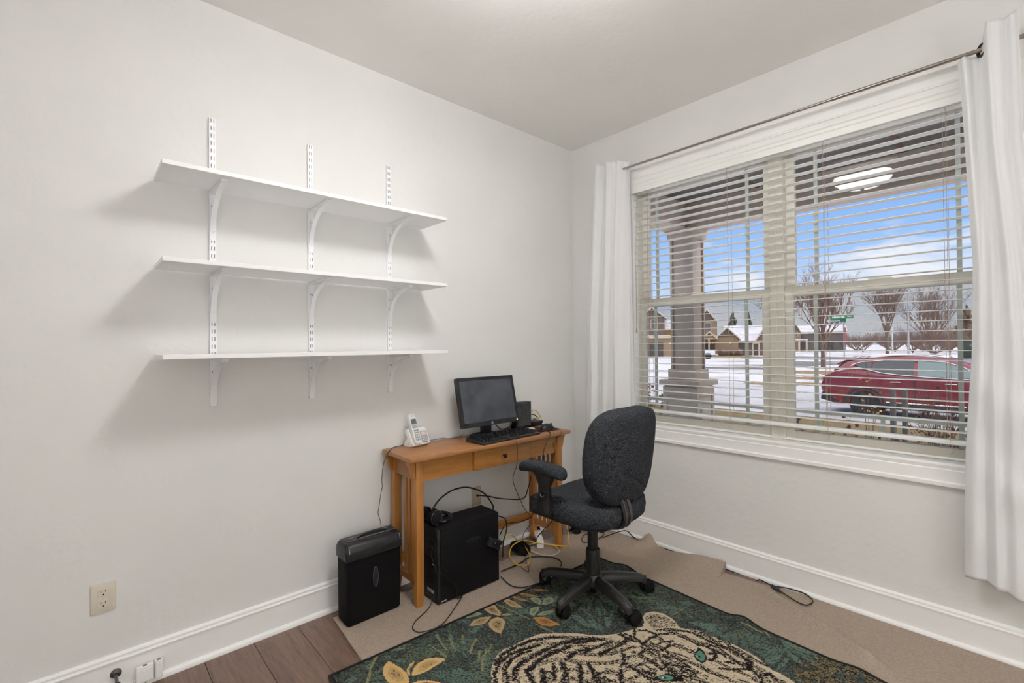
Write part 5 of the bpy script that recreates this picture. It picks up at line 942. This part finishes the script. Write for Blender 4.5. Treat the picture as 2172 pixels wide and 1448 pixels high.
CABLES=[('headphone_cable','thin black cable looping from the tower front onto the carpet pad',0.0022,'k',[(-1.45,-0.3,0.262),(-1.458,-0.315,0.235),(-1.455,-0.345,0.19),(-1.462,-0.358,0.192),(-1.399,-0.358,0.13),(-1.351,-0.358,0.074),(-1.34,-0.358,0.009),(-1.315,-0.366,0.02),(-1.481,-0.472,0.012),(-1.557,-0.497,0.012),(-1.622,-0.479,0.012),(-1.637,-0.46,0.012),(-1.635,-0.424,0.012),(-1.598,-0.387,0.012),(-1.542,-0.361,0.012),(-1.494,-0.334,0.01),(-1.45,-0.318,0.06),(-1.452,-0.318,0.14)],'loose cables around the desk'),('telephone_cable','thin dark cord running from the phone down the wall to the shredder',0.0018,'g',[(-1.402,0.005,0.748),(-1.45,-0.017,0.748),(-1.516,-0.035,0.748),(-1.574,-0.104,0.748),(-1.575,-0.1,0.748),(-1.584,-0.06,0.681),(-1.595,-0.06,0.598),(-1.592,-0.06,0.566),(-1.601,-0.06,0.527),(-1.612,-0.06,0.462),(-1.617,-0.06,0.432),(-1.607,-0.06,0.396),(-1.599,-0.06,0.345),(-1.592,-0.06,0.276)],'loose cables around the desk'),('telephone_cable','thin dark cord lying along the back edge of the desk',0.0016,'g',[(-1.276,-0.011,0.748),(-1.221,-0.009,0.748),(-1.185,-0.005,0.748),(-1.166,-0.044,0.748),(-1.088,-0.042,0.748),(-1.026,-0.0,0.748)],'loose cables around the desk'),('keyboard_cable','thin black cable hanging down the middle of the desk front',0.0018,'k',[(-0.903,-0.289,0.748),(-0.905,-0.338,0.749),(-0.915,-0.35,0.726),(-0.911,-0.35,0.688),(-0.916,-0.35,0.606),(-0.946,-0.35,0.527),(-0.897,-0.35,0.415),(-0.858,-0.32,0.381),(-0.832,-0.32,0.334),(-0.715,-0.25,0.243),(-0.703,-0.25,0.202),(-0.772,-0.25,0.152),(-0.657,-0.124,0.016),(-0.79,-0.283,0.016),(-0.875,-0.398,0.016),(-0.892,-0.397,0.016),(-0.876,-0.326,0.016)],'loose cables around the desk'),('monitor_cable','thick black cable falling over the desk front near the mouse pad',0.0032,'k',[(-0.647,-0.168,0.755),(-0.649,-0.237,0.752),(-0.64,-0.352,0.752),(-0.707,-0.368,0.673),(-0.72,-0.368,0.605),(-0.679,-0.35,0.468),(-0.632,-0.35,0.302),(-0.558,-0.3,0.205),(-0.694,-0.3,0.134),(-0.589,-0.162,0.02),(-0.624,-0.159,0.02)],'loose cables around the desk'),('mouse_cable','thin black cable hanging below the mouse at the desk end',0.0016,'k',[(-0.617,-0.299,0.75),(-0.548,-0.36,0.749),(-0.627,-0.366,0.689),(-0.615,-0.366,0.638),(-0.62,-0.366,0.568),(-0.587,-0.36,0.366),(-0.568,-0.36,0.229),(-0.55,-0.362,0.161),(-0.445,-0.259,0.02),(-0.507,-0.23,0.02)],'loose cables around the desk'),('black_cable','thick black cable arching above the computer tower',0.0045,'k',[(-1.382,-0.2,0.425),(-1.358,-0.2,0.454),(-1.29,-0.16,0.467),(-1.221,-0.16,0.488),(-1.137,-0.16,0.486),(-1.057,-0.16,0.456),(-0.994,-0.16,0.415),(-0.948,-0.16,0.355),(-0.934,-0.16,0.316),(-0.985,-0.17,0.25)],'loose cables around the desk'),('black_cable','black cable leaving the beige wall plate under the desk',0.0036,'k',[(-0.939,-0.018,0.365),(-0.856,-0.04,0.344),(-0.796,-0.06,0.323),(-0.631,-0.06,0.28),(-0.575,-0.06,0.286),(-0.563,-0.07,0.332),(-0.545,-0.07,0.369),(-0.531,-0.07,0.413),(-0.521,-0.07,0.489)],'loose cables around the desk'),('black_cable','black cable sagging in front of the desk stretcher',0.003,'k',[(-0.715,-0.3,0.307),(-0.623,-0.16,0.191),(-0.649,-0.1,0.154),(-0.778,-0.1,0.17),(-0.841,-0.14,0.171),(-0.868,-0.14,0.136)],'loose cables around the desk'),('black_cable','black cable bending out of the back of the tower',0.0036,'k',[(-1.052,-0.262,0.345),(-0.979,-0.3,0.313),(-0.958,-0.3,0.289),(-0.951,-0.3,0.258),(-0.959,-0.3,0.22),(-0.977,-0.3,0.18),(-0.874,-0.172,0.02)],'loose cables around the desk'),('ethernet_cable','yellow network cable coiled on the floor beside the tower',0.0034,'y',[(-0.904,-0.194,0.1),(-0.977,-0.3,0.185),(-0.941,-0.3,0.205),(-0.905,-0.3,0.189),(-0.71,-0.137,0.05),(-0.703,-0.193,0.03),(-0.767,-0.296,0.03),(-0.846,-0.365,0.03),(-0.883,-0.345,0.03),(-0.894,-0.294,0.03),(-0.842,-0.199,0.03),(-0.798,-0.173,0.06),(-0.729,-0.153,0.06),(-0.681,-0.158,0.06),(-0.627,-0.192,0.04),(-0.596,-0.261,0.04),(-0.5,-0.372,0.035),(-0.495,-0.355,0.06),(-0.468,-0.34,0.092),(-0.485,-0.34,0.153),(-0.49,-0.3,0.3)],'loose cables around the desk'),('white_cable','thick off-white cable looped on the floor under the desk',0.0042,'w',[(-0.727,-0.197,0.012),(-0.709,-0.178,0.03),(-0.684,-0.174,0.03),(-0.689,-0.225,0.018),(-0.691,-0.296,0.018),(-0.66,-0.352,0.018),(-0.608,-0.366,0.018),(-0.563,-0.345,0.018),(-0.536,-0.285,0.018),(-0.541,-0.241,0.018),(-0.585,-0.179,0.018),(-0.648,-0.149,0.018)],'loose cables around the desk'),('black_cable','black cable winding over the carpet pad toward the chair base',0.0036,'k',[(-0.996,-0.299,0.016),(-0.91,-0.302,0.016),(-0.838,-0.297,0.016),(-0.75,-0.287,0.016),(-0.67,-0.362,0.016),(-0.655,-0.42,0.016),(-0.673,-0.462,0.016),(-0.707,-0.486,0.016)],'loose cables around the desk'),('black_cable','black cable curving from the tower to the near chair wheel',0.003,'k',[(-1.036,-0.345,0.014),(-1.059,-0.451,0.014),(-1.025,-0.51,0.014),(-0.941,-0.535,0.014),(-0.845,-0.551,0.02),(-0.794,-0.532,0.02)],'loose cables around the desk'),('black_cable','black cable looped on the floor behind the chair column',0.003,'k',[(-0.305,-0.193,0.012),(-0.252,-0.176,0.012),(-0.193,-0.186,0.012),(-0.153,-0.236,0.012),(-0.143,-0.314,0.012),(-0.137,-0.365,0.012),(-0.244,-0.392,0.012),(-0.341,-0.372,0.012),(-0.329,-0.331,0.012),(-0.261,-0.291,0.012),(-0.213,-0.293,0.012)],'loose cables around the desk'),('extension_lead','black cord ending in a plug loop along the right baseboard',0.0032,'k',[(-0.2,-0.4,0.012),(-0.037,-0.461,0.031),(-0.037,-0.534,0.005),(-0.037,-0.608,-0.001),(-0.037,-0.724,0.001),(-0.037,-0.942,0.003),(-0.037,-1.13,0.003),(-0.037,-1.283,-0.004),(-0.064,-1.398,0.014),(-0.022,-1.464,0.014),(-0.028,-1.536,0.014),(-0.083,-1.582,0.014),(-0.145,-1.575,0.014),(-0.149,-1.537,0.014),(-0.125,-1.488,0.014),(-0.124,-1.46,0.022)],'loose cables around the desk'),('ethernet_cable','yellow network cable arching behind the router on the desk',0.0032,'y',[(-0.505,-0.05,0.837),(-0.474,-0.05,0.846),(-0.443,-0.05,0.827),(-0.416,-0.05,0.792),(-0.47,-0.062,0.785)],'loose cables around the desk'),('black_cable','short black cable plugged in behind the router',0.003,'k',[(-0.501,-0.05,0.817),(-0.47,-0.05,0.811),(-0.443,-0.05,0.789),(-0.497,-0.062,0.785)],'loose cables around the desk'),('black_cable','black cable sagging below the monitor to the router foot',0.003,'k',[(-0.842,-0.075,0.8),(-0.819,-0.075,0.777),(-0.758,-0.031,0.752),(-0.737,-0.053,0.752),(-0.667,-0.024,0.752)],'loose cables around the desk'),('telephone_wire','grey wire hanging from the phone jack on the left baseboard',0.0018,'g',[(-2.56,-0.046,0.022),(-2.57,-0.05,0.012),(-2.6,-0.055,0.004),(-2.64,-0.07,0.003),(-2.7,-0.1,0.003)],'loose cables around the desk')]
# ================================================================ carpet pad
def tab(t, x):
    if x <= t[0][0]: return t[0][1]
    for (a, b), (c_, d) in zip(t, t[1:]):
        if x <= c_: k = (x-a)/(c_-a); return b+(d-b)*k
    return t[-1][1]
YB = [(-1.95, -.085), (-1.62, -.078), (-1.50, -.11), (-1.30, -.09), (-1.0, -.11), (-.887, -.19), (-.70, -.16), (-.55, -.15), (-.40, -.15), (-.30, -.20), (-.20, -.26), (-.10, -.33), (-.03, -.42)]
XR = [(.45, -.045), (.58, -.060), (.64, -.024), (.70, -.040), (.78, -.052), (.95, -.036), (1.12, -.026), (1.135, -.030), (1.15, -.098), (1.22, -.092), (1.32, -.075), (1.44, -.045), (1.52, -.033), (4.3, -.033)]
RIDGE = [Vector(p) for p in ((-.10, -1.20), (-.15, -1.36), (-.205, -1.47), (-.277, -1.59), (-.345, -1.745), (-.405, -1.86), (-.43, -1.91))]
def seg_d(px, py, a, b):
    ab = b-a; t = max(0, min(1, ((px-a.x)*ab.x+(py-a.y)*ab.y)/(ab.x**2+ab.y**2))); return math.hypot(px-a.x-ab.x*t, py-a.y-ab.y*t), t
def pad_z(x, y):
    z = .004
    best = min((seg_d(x, y, a, b)+(i,) for i, (a, b) in enumerate(zip(RIDGE, RIDGE[1:]))), key=lambda q: q[0]); s_ = (best[2]+best[1])/(len(RIDGE)-1)
    a_, b_ = RIDGE[best[2]], RIDGE[best[2]+1]; sd_ = (b_.x-a_.x)*(y-a_.y)-(b_.y-a_.y)*(x-a_.x)
    z += .042*min(1, s_*3+.15)*(1-max(0, s_-.85)*3)*math.exp(-(best[0]/(.026 if sd_ > 0 else .040))**2)
    z += .055*math.exp(-((x+.03)/.055)**2-((y+.645)/.045)**2)
    if x > -.14 and -1.14 < y < -.80: z += .034*((x+.14)/.11)**2*min(1, max(0, (-y-.80)/.2))
    z += .004*math.exp(-((x+.12)/.05)**2)*max(0, math.sin(18*y))
    z += .0025*math.sin(9*x+4*y)*math.sin(7*y-3*x)*(1 if y < -.3 else .3)*.5+.0012
    return z
def pad_pt(u, v):
    u2 = u; x0 = -1.90+u2*1.87; yb = tab(YB, x0); y = yb+(-3.6-yb)*v**1.25
    xl = -1.8547+.0904*y; xr = tab(XR, -y); x = xl+(xr-xl)*u2; return (x, y, pad_z(x, y))
M_pad = pmat('felt_taupe', (160, 145, 131), c2=(176, 161, 147), rough=1, vs=120, bump=.45, bs=150, spec=.05, thr=(.3, .7))
def _ug(n):   # finer sampling towards the right edge, where the folds are
    return [1-(1-k/(n-1))**1.6 for k in range(n)]
us = _ug(180); NV = 320
vs_ = [pad_pt(u, k/(NV-1)) for k in range(NV) for u in us]; nu = len(us)
pd_ = MB().add(vs_, [(j*nu+i, j*nu+i+1, (j+1)*nu+i+1, (j+1)*nu+i) for j in range(NV-1) for i in range(nu-1)])
po = pd_.build('carpet_pad', M_pad, smooth=True, ang=180, fixn=False); sm = po.modifiers.new('thick', 'SOLIDIFY'); sm.thickness = .003; sm.offset = 1
tag(po, 'wrinkled taupe felt carpet pad spread over the wood floor', 'carpet pad')
# ================================================================ tiger rug
def paint_rug(LU, LV, res):
    rng = np.random.default_rng(7); nu, nv = int(LU/res)+1, int(LV/res)+1
    U, V = np.meshgrid(np.linspace(0, LU, nu), np.linspace(0, LV, nv))
    def noise(s, seed):
        r = np.random.default_rng(seed); gu, gv = int(LU/s)+3, int(LV/s)+3; g = r.random((gv, gu))
        x, y = U/s, V/s; i, j = x.astype(int), y.astype(int); fx, fy = x-i, y-j; fx = fx*fx*(3-2*fx); fy = fy*fy*(3-2*fy)
        return (g[j, i]*(1-fx)+g[j, i+1]*fx)*(1-fy)+(g[j+1, i]*(1-fx)+g[j+1, i+1]*fx)*fy
    n1, n2, n3, n4 = noise(.0031, 1), noise(.016, 2), noise(.09, 3), noise(.0028, 4)
    def lin(*c): return np.array([s2l(x) for x in c])
    DK, GR, TE, OL, TN, GD, RU, SG, CR, BK = lin(52, 54, 53), lin(82, 92, 86), lin(98, 119, 108), lin(128, 128, 92), lin(178, 150, 112), lin(206, 172, 116), lin(176, 122, 68), lin(136, 148, 124), lin(204, 188, 162), lin(40, 35, 35)
    img = np.zeros((nv, nu, 3)); img[:] = DK
    def put(mask, c): img[mask] = c
    put(n1 > .52-.18*(n3-.5), GR)
    put((n1 > .80) & (n2 > .55), OL*.8)
    def inside(poly):
        p = np.array(poly); lo, hi = p.min(0), p.max(0); m = np.zeros(U.shape, bool)
        i0, i1 = max(0, int(lo[0]/res)-1), min(nu, int(hi[0]/res)+2); j0, j1 = max(0, int(lo[1]/res)-1), min(nv, int(hi[1]/res)+2)
        if i1 <= i0 or j1 <= j0: return m
        x, y = U[j0:j1, i0:i1]+.004*(n2[j0:j1, i0:i1]-.5), V[j0:j1, i0:i1]+.004*(n1[j0:j1, i0:i1]-.5); s = np.zeros(x.shape, bool)
        for k in range(len(p)):
            (x1, y1), (x2, y2) = p[k], p[k-1]
            if y1 == y2: continue
            s ^= ((y1 > y) != (y2 > y)) & (x < (x2-x1)*(y-y1)/(y2-y1)+x1)
        m[j0:j1, i0:i1] = s; return m
    def dist(line, w):
        p = np.array(line); lo, hi = p.min(0)-w*3, p.max(0)+w*3; d = np.full(U.shape, 9.)
        i0, i1 = max(0, int(lo[0]/res)), min(nu, int(hi[0]/res)+2); j0, j1 = max(0, int(lo[1]/res)), min(nv, int(hi[1]/res)+2)
        if i1 <= i0 or j1 <= j0: return d
        x, y = U[j0:j1, i0:i1], V[j0:j1, i0:i1]; b = np.full(x.shape, 9.)
        for a, c in zip(p, p[1:]):
            ab = c-a; t = np.clip(((x-a[0])*ab[0]+(y-a[1])*ab[1])/max(1e-9, ab@ab), 0, 1); b = np.minimum(b, np.hypot(x-a[0]-ab[0]*t, y-a[1]-ab[1]*t))
        d[j0:j1, i0:i1] = b; return d
    def frond(cu, cv, a, L, n, spread, col, edge):
        for k in range(n):
            t = a+spread*(k/(n-1)-.5)+rng.uniform(-.08, .08); l = L*rng.uniform(.7, 1.05); du, dv = math.cos(t), math.sin(t); w = L*.07
            p0 = (cu+du*l*.18, cv+dv*l*.18); p1 = (cu+du*l, cv+dv*l); pm = (cu+du*l*.55, cv+dv*l*.55)
            poly = [p0, (pm[0]-dv*w, pm[1]+du*w), p1, (pm[0]+dv*w*.7, pm[1]-du*w*.7)]
            m = inside(poly); put(m & (n1 > .34), col); put(m & (dist([p0, (pm[0]-dv*w, pm[1]+du*w), p1], .004) < .003) & (n1 > .4), edge)
    # generic foliage, then the traced one
    for cu, cv, a, L in ((.75, .10, 1.0, .16), (1.12, .12, 2.0, .2), (1.33, .08, 2.2, .2), (1.0, .20, 1.5, .17), (1.25, .26, 2.6, .2), (1.42, .32, 2.4, .2), (.15, .55, .6, .25), (.12, 1.0, .3, .3), (.3, 1.4, -.4, .3), (.2, 1.8, .2, .3), (1.4, 1.5, 2.8, .3), (1.42, 1.9, 3.2, .3), (.8, 2.1, -1.5, .3), (1.1, 2.2, -1.2, .3), (.08, .12, .9, .16), (.30, .05, 1.2, .14), (.48, .10, 1.9, .18), (.42, .30, 1.0, .2), (.62, .28, 2.2, .16), (.9, .02, 1.6, .14), (1.18, .03, 1.2, .16), (1.52, .1, 2.6, .18), (1.05, .32, -2.2, .14), (1.3, .42, -1.6, .18), (1.5, .55, 2.9, .2), (1.52, .85, 2.7, .22), (.05, .4, -.3, .16), (.33, .5, .2, .18)):
        frond(cu, cv, a, L, 9, 2.2, TE*rng.uniform(.6, .9), OL*.8)
    for k, c in (('teal', TE),):
        for i, p in enumerate(RUG_POLY[k]):
            m = inside(p); put(m & (n1 > .30+.1*n3), c*(.85+.25*((i*37 % 10)/10)))
    for kk, c in (('gold', GD), ('tan', TN), ('sage', SG), ('rust', RU)):
        for p in RUG_POLY[kk]:
            m = inside(p); cen = np.array(p).mean(0); q = [tuple(cen+(np.array(a)-cen)*.62) for a in p]; mi = inside(q)
            put(m, c*1.08); put(mi & (n1 < .62), c*.82); put(mi & (n1 > .62), OL if kk != 'gold' else GD*.9); put(inside([tuple(cen+(np.array(a)-cen)*.36) for a in p]) & (n1 > .62), BK*2)
    for p, w in RUG_LINE['stem']: put((dist(p, w) < w*(.6+.6*n2)) & (n1 > .25), OL*1.1)
    tg = inside(RUG_POLY['tiger'][0]+[(1.50, 1.85), (1.25, 1.92), (.80, 1.80), (.45, 1.35), (.40, .9)]); edge_d = dist(RUG_POLY['tiger'][0], .05)
    put(tg, CR*.93); put(tg & (n1 > .7), CR*1.05)
    U_sin = np.sin(9*U+6*V); bod = np.clip((edge_d-.015)/.05, 0, 1)
    put(tg & (n4 < .04+.15*bod*(n3 > .3)), BK)
    for p, w in RUG_LINE['stripe']:
        d = dist(p, w*2); put(tg & (n4*.75+n1*.25 < .80*np.exp(-(d/(w*1.05))**2)), BK)
    for k in range(16):
        u0 = .55+.055*k; put(tg & (V > .66) & (np.abs(U-u0-.03*np.sin(8*V+k)-.02*(n3-.5)) < .014*(n2+.3)) & (n4 < .62), BK)
    con = np.sin(2*PI*(edge_d+.012*(n3-.5)+.02*U_sin)/.052)
    put(tg & (edge_d > .02) & (edge_d < 5) & (U < 1.02+.15*n3) & (n4 < .58*np.clip(con*1.3+.30, 0, 1)), BK)
    put(inside(RUG_POLY['ear'][0]) & (n4 < .46), BK)
    for p in RUG_POLY['eyeline']: put(inside(p), BK)
    for p in RUG_POLY['eye']:
        put(inside(p), lin(88, 134, 116)); cen = np.array(p).mean(0); put(np.hypot(U-cen[0]+.006, V-cen[1]+.004) < .006, BK); put(np.hypot(U-cen[0]+.010, V-cen[1]+.010) < .0035, lin(225, 215, 190))
    rus = (U > 1.28+.1*n3) & (V > 1.1+.1*n3) & ~tg & (n2 > .4); put(rus & (n1 > .68), RU*.6); put(rus & (n1 > .62) & (n1 < .68), OL); put(rus & (n1 > .5) & (n1 < .6), SG*.8); put(rus & (n1 < .3), BK)
    put((U < .012) | (U > LU-.012) | (V < .012) | (V > LV-.012), lin(40, 38, 36))
    img *= (.92+.16*n1)[..., None]
    return U, V, img
LU, LV = 1.589, 2.00
U_, V_, IMG = paint_rug(LU, LV, .0025)
au, av = np.array([.9985007, -.0547382]), np.array([-.0547382, -.9985007])
RX = -2.034+U_*au[0]+V_*av[0]; RY = -.475+U_*au[1]+V_*av[1]
def g_(u0, v0, su, sv, h): return h*np.exp(-((U_-u0)/su)**2-((V_-v0)/sv)**2)
RZ = .0115+g_(LU, .20, .06, .07, .022)+g_(LU, .86, .07, .05, .020)+g_(LU, 1.30, .05, .06, .012)+.0008*np.sin(14*U_)*np.sin(9*V_)
def rug():
    e = empty('tiger_rug', 'dark green jungle rug with a white tiger and tan leaves', 'rug', (-2.034, -.475, .004)); nv, nu = U_.shape
    co = np.stack([RX+2.034, RY+.475, RZ-.004], -1).reshape(-1, 3).astype(np.float32)
    idx = np.arange(nu*nv).reshape(nv, nu); f = np.stack([idx[:-1, :-1], idx[1:, :-1], idx[1:, 1:], idx[:-1, 1:]], -1).reshape(-1, 4)
    me = bpy.data.meshes.new('pile'); me.vertices.add(nu*nv); me.vertices.foreach_set('co', co.ravel()); n = len(f)
    me.loops.add(n*4); me.loops.foreach_set('vertex_index', f.ravel().astype(np.int32)); me.polygons.add(n); me.polygons.foreach_set('loop_start', np.arange(0, n*4, 4, dtype=np.int32)); me.update(calc_edges=True)
    at = me.color_attributes.new('col', 'FLOAT_COLOR', 'POINT'); at.data.foreach_set('color', np.concatenate([IMG.reshape(-1, 3), np.ones((nu*nv, 1))], 1).astype(np.float32).ravel())
    me.polygons.foreach_set('use_smooth', [True]*n); me.materials.append(attr_mat('rug_pile')); o = bpy.data.objects.new('pile', me); COL.objects.link(o); o.parent = e
    loop = [(j, i) for i, j in [(k, 0) for k in range(0, nu, 6)]]+[(k, nu-1) for k in range(0, nv, 6)]+[(nv-1, k) for k in range(nu-1, 0, -6)]+[(k, 0) for k in range(nv-1, 0, -6)]
    MB().tube([(RX[j, i]+2.034, RY[j, i]+.475, RZ[j, i]-.004-.0025) for j, i in loop], .0042, 6, closed=True).build('binding', pmat('rug_binding', (40, 36, 34), rough=.95, var=.1, vs=80), e, smooth=True)
rug()
# ================================================================ cables and small floor things
CM = {'k': pmat('cable_black', (28, 27, 27), rough=.5, var=.1), 'g': pmat('cable_grey', (78, 72, 70), rough=.6, var=.1), 'y': pmat('cable_yellow', (214, 176, 44), rough=.45, var=.05), 'w': pmat('cable_white', (196, 184, 168), rough=.5, var=.05)}
for nm, lb, rad, mk, pts, gp in CABLES:
    pts = [(x, y, max(z, pad_z(x, y)+.0035+rad) if (z < .08 and y < -.12 and x < -.05) else z) for x, y, z in [(min(q[0], -.0365), q[1], q[2]) for q in pts]]
    o = MB().tube([(p.x, p.y, max(p.z, pad_z(p.x, p.y)+.0035+rad) if (p.z < .05 and p.y < -.2 and p.x < -.04 and p.x > -1.85) else p.z) for p in spline(pts, 7)], rad, 7).build(nm, CM[mk], smooth=True); tag(o, lb, 'cable', gp)
    if lb.startswith('black cord ending in a plug'):
        p = Vector(pts[-1]); q = p+(p-Vector(pts[-2])).normalized()*.012; d = (q-p).normalized(); r_ = p+d*.055
        MB().tube([p-d*.01, p+d*.012, p+d*.02, r_], [.0035, .006, .011, .010], 8).build('plug', M_bp, o, smooth=True)
        for k in (3, 7): pass
e = empty('power_strip', 'white power strip with a black plug under the right end of the desk', 'power strip', (-.545, -.150, .004), R(-38)); MB().box(-.022, .022, -.09, .09, 0, .048).build('housing', M_trim, e, bev=.004)
for y in (-.06, -.02, .02): MB().box(-.0235, -.0215, y-.008, y+.008, .014, .030).build('socket', M_hole, e)
MB().box(-.022, .024, .088, .132, .001, .056).build('black_plug', M_bm, e, bev=.004)
e = empty('round_dish', 'black ribbed round dish tilted on the floor under the desk', 'dish', (-.735, -.175, .008)); m = MB(); m.lathe([(.002, .004), (.05, .0), (.062, .004), (.066, .012), (.060, .014), (.05, .010), (.002, .012)], (0, 0, 0), 30)
m.xf(Matrix.Translation((0, 0, .018)) @ Matrix.Rotation(R(18), 4, 'X')); m.build('body', M_bm, e, smooth=True)
for k in range(9): 
    b = MB().box(-.045+k*.011, -.043+k*.011, -.04, .04, .012, .015); b.xf(Matrix.Translation((0, 0, .018)) @ Matrix.Rotation(R(18), 4, 'X')); b.build('rib', M_bp, e)
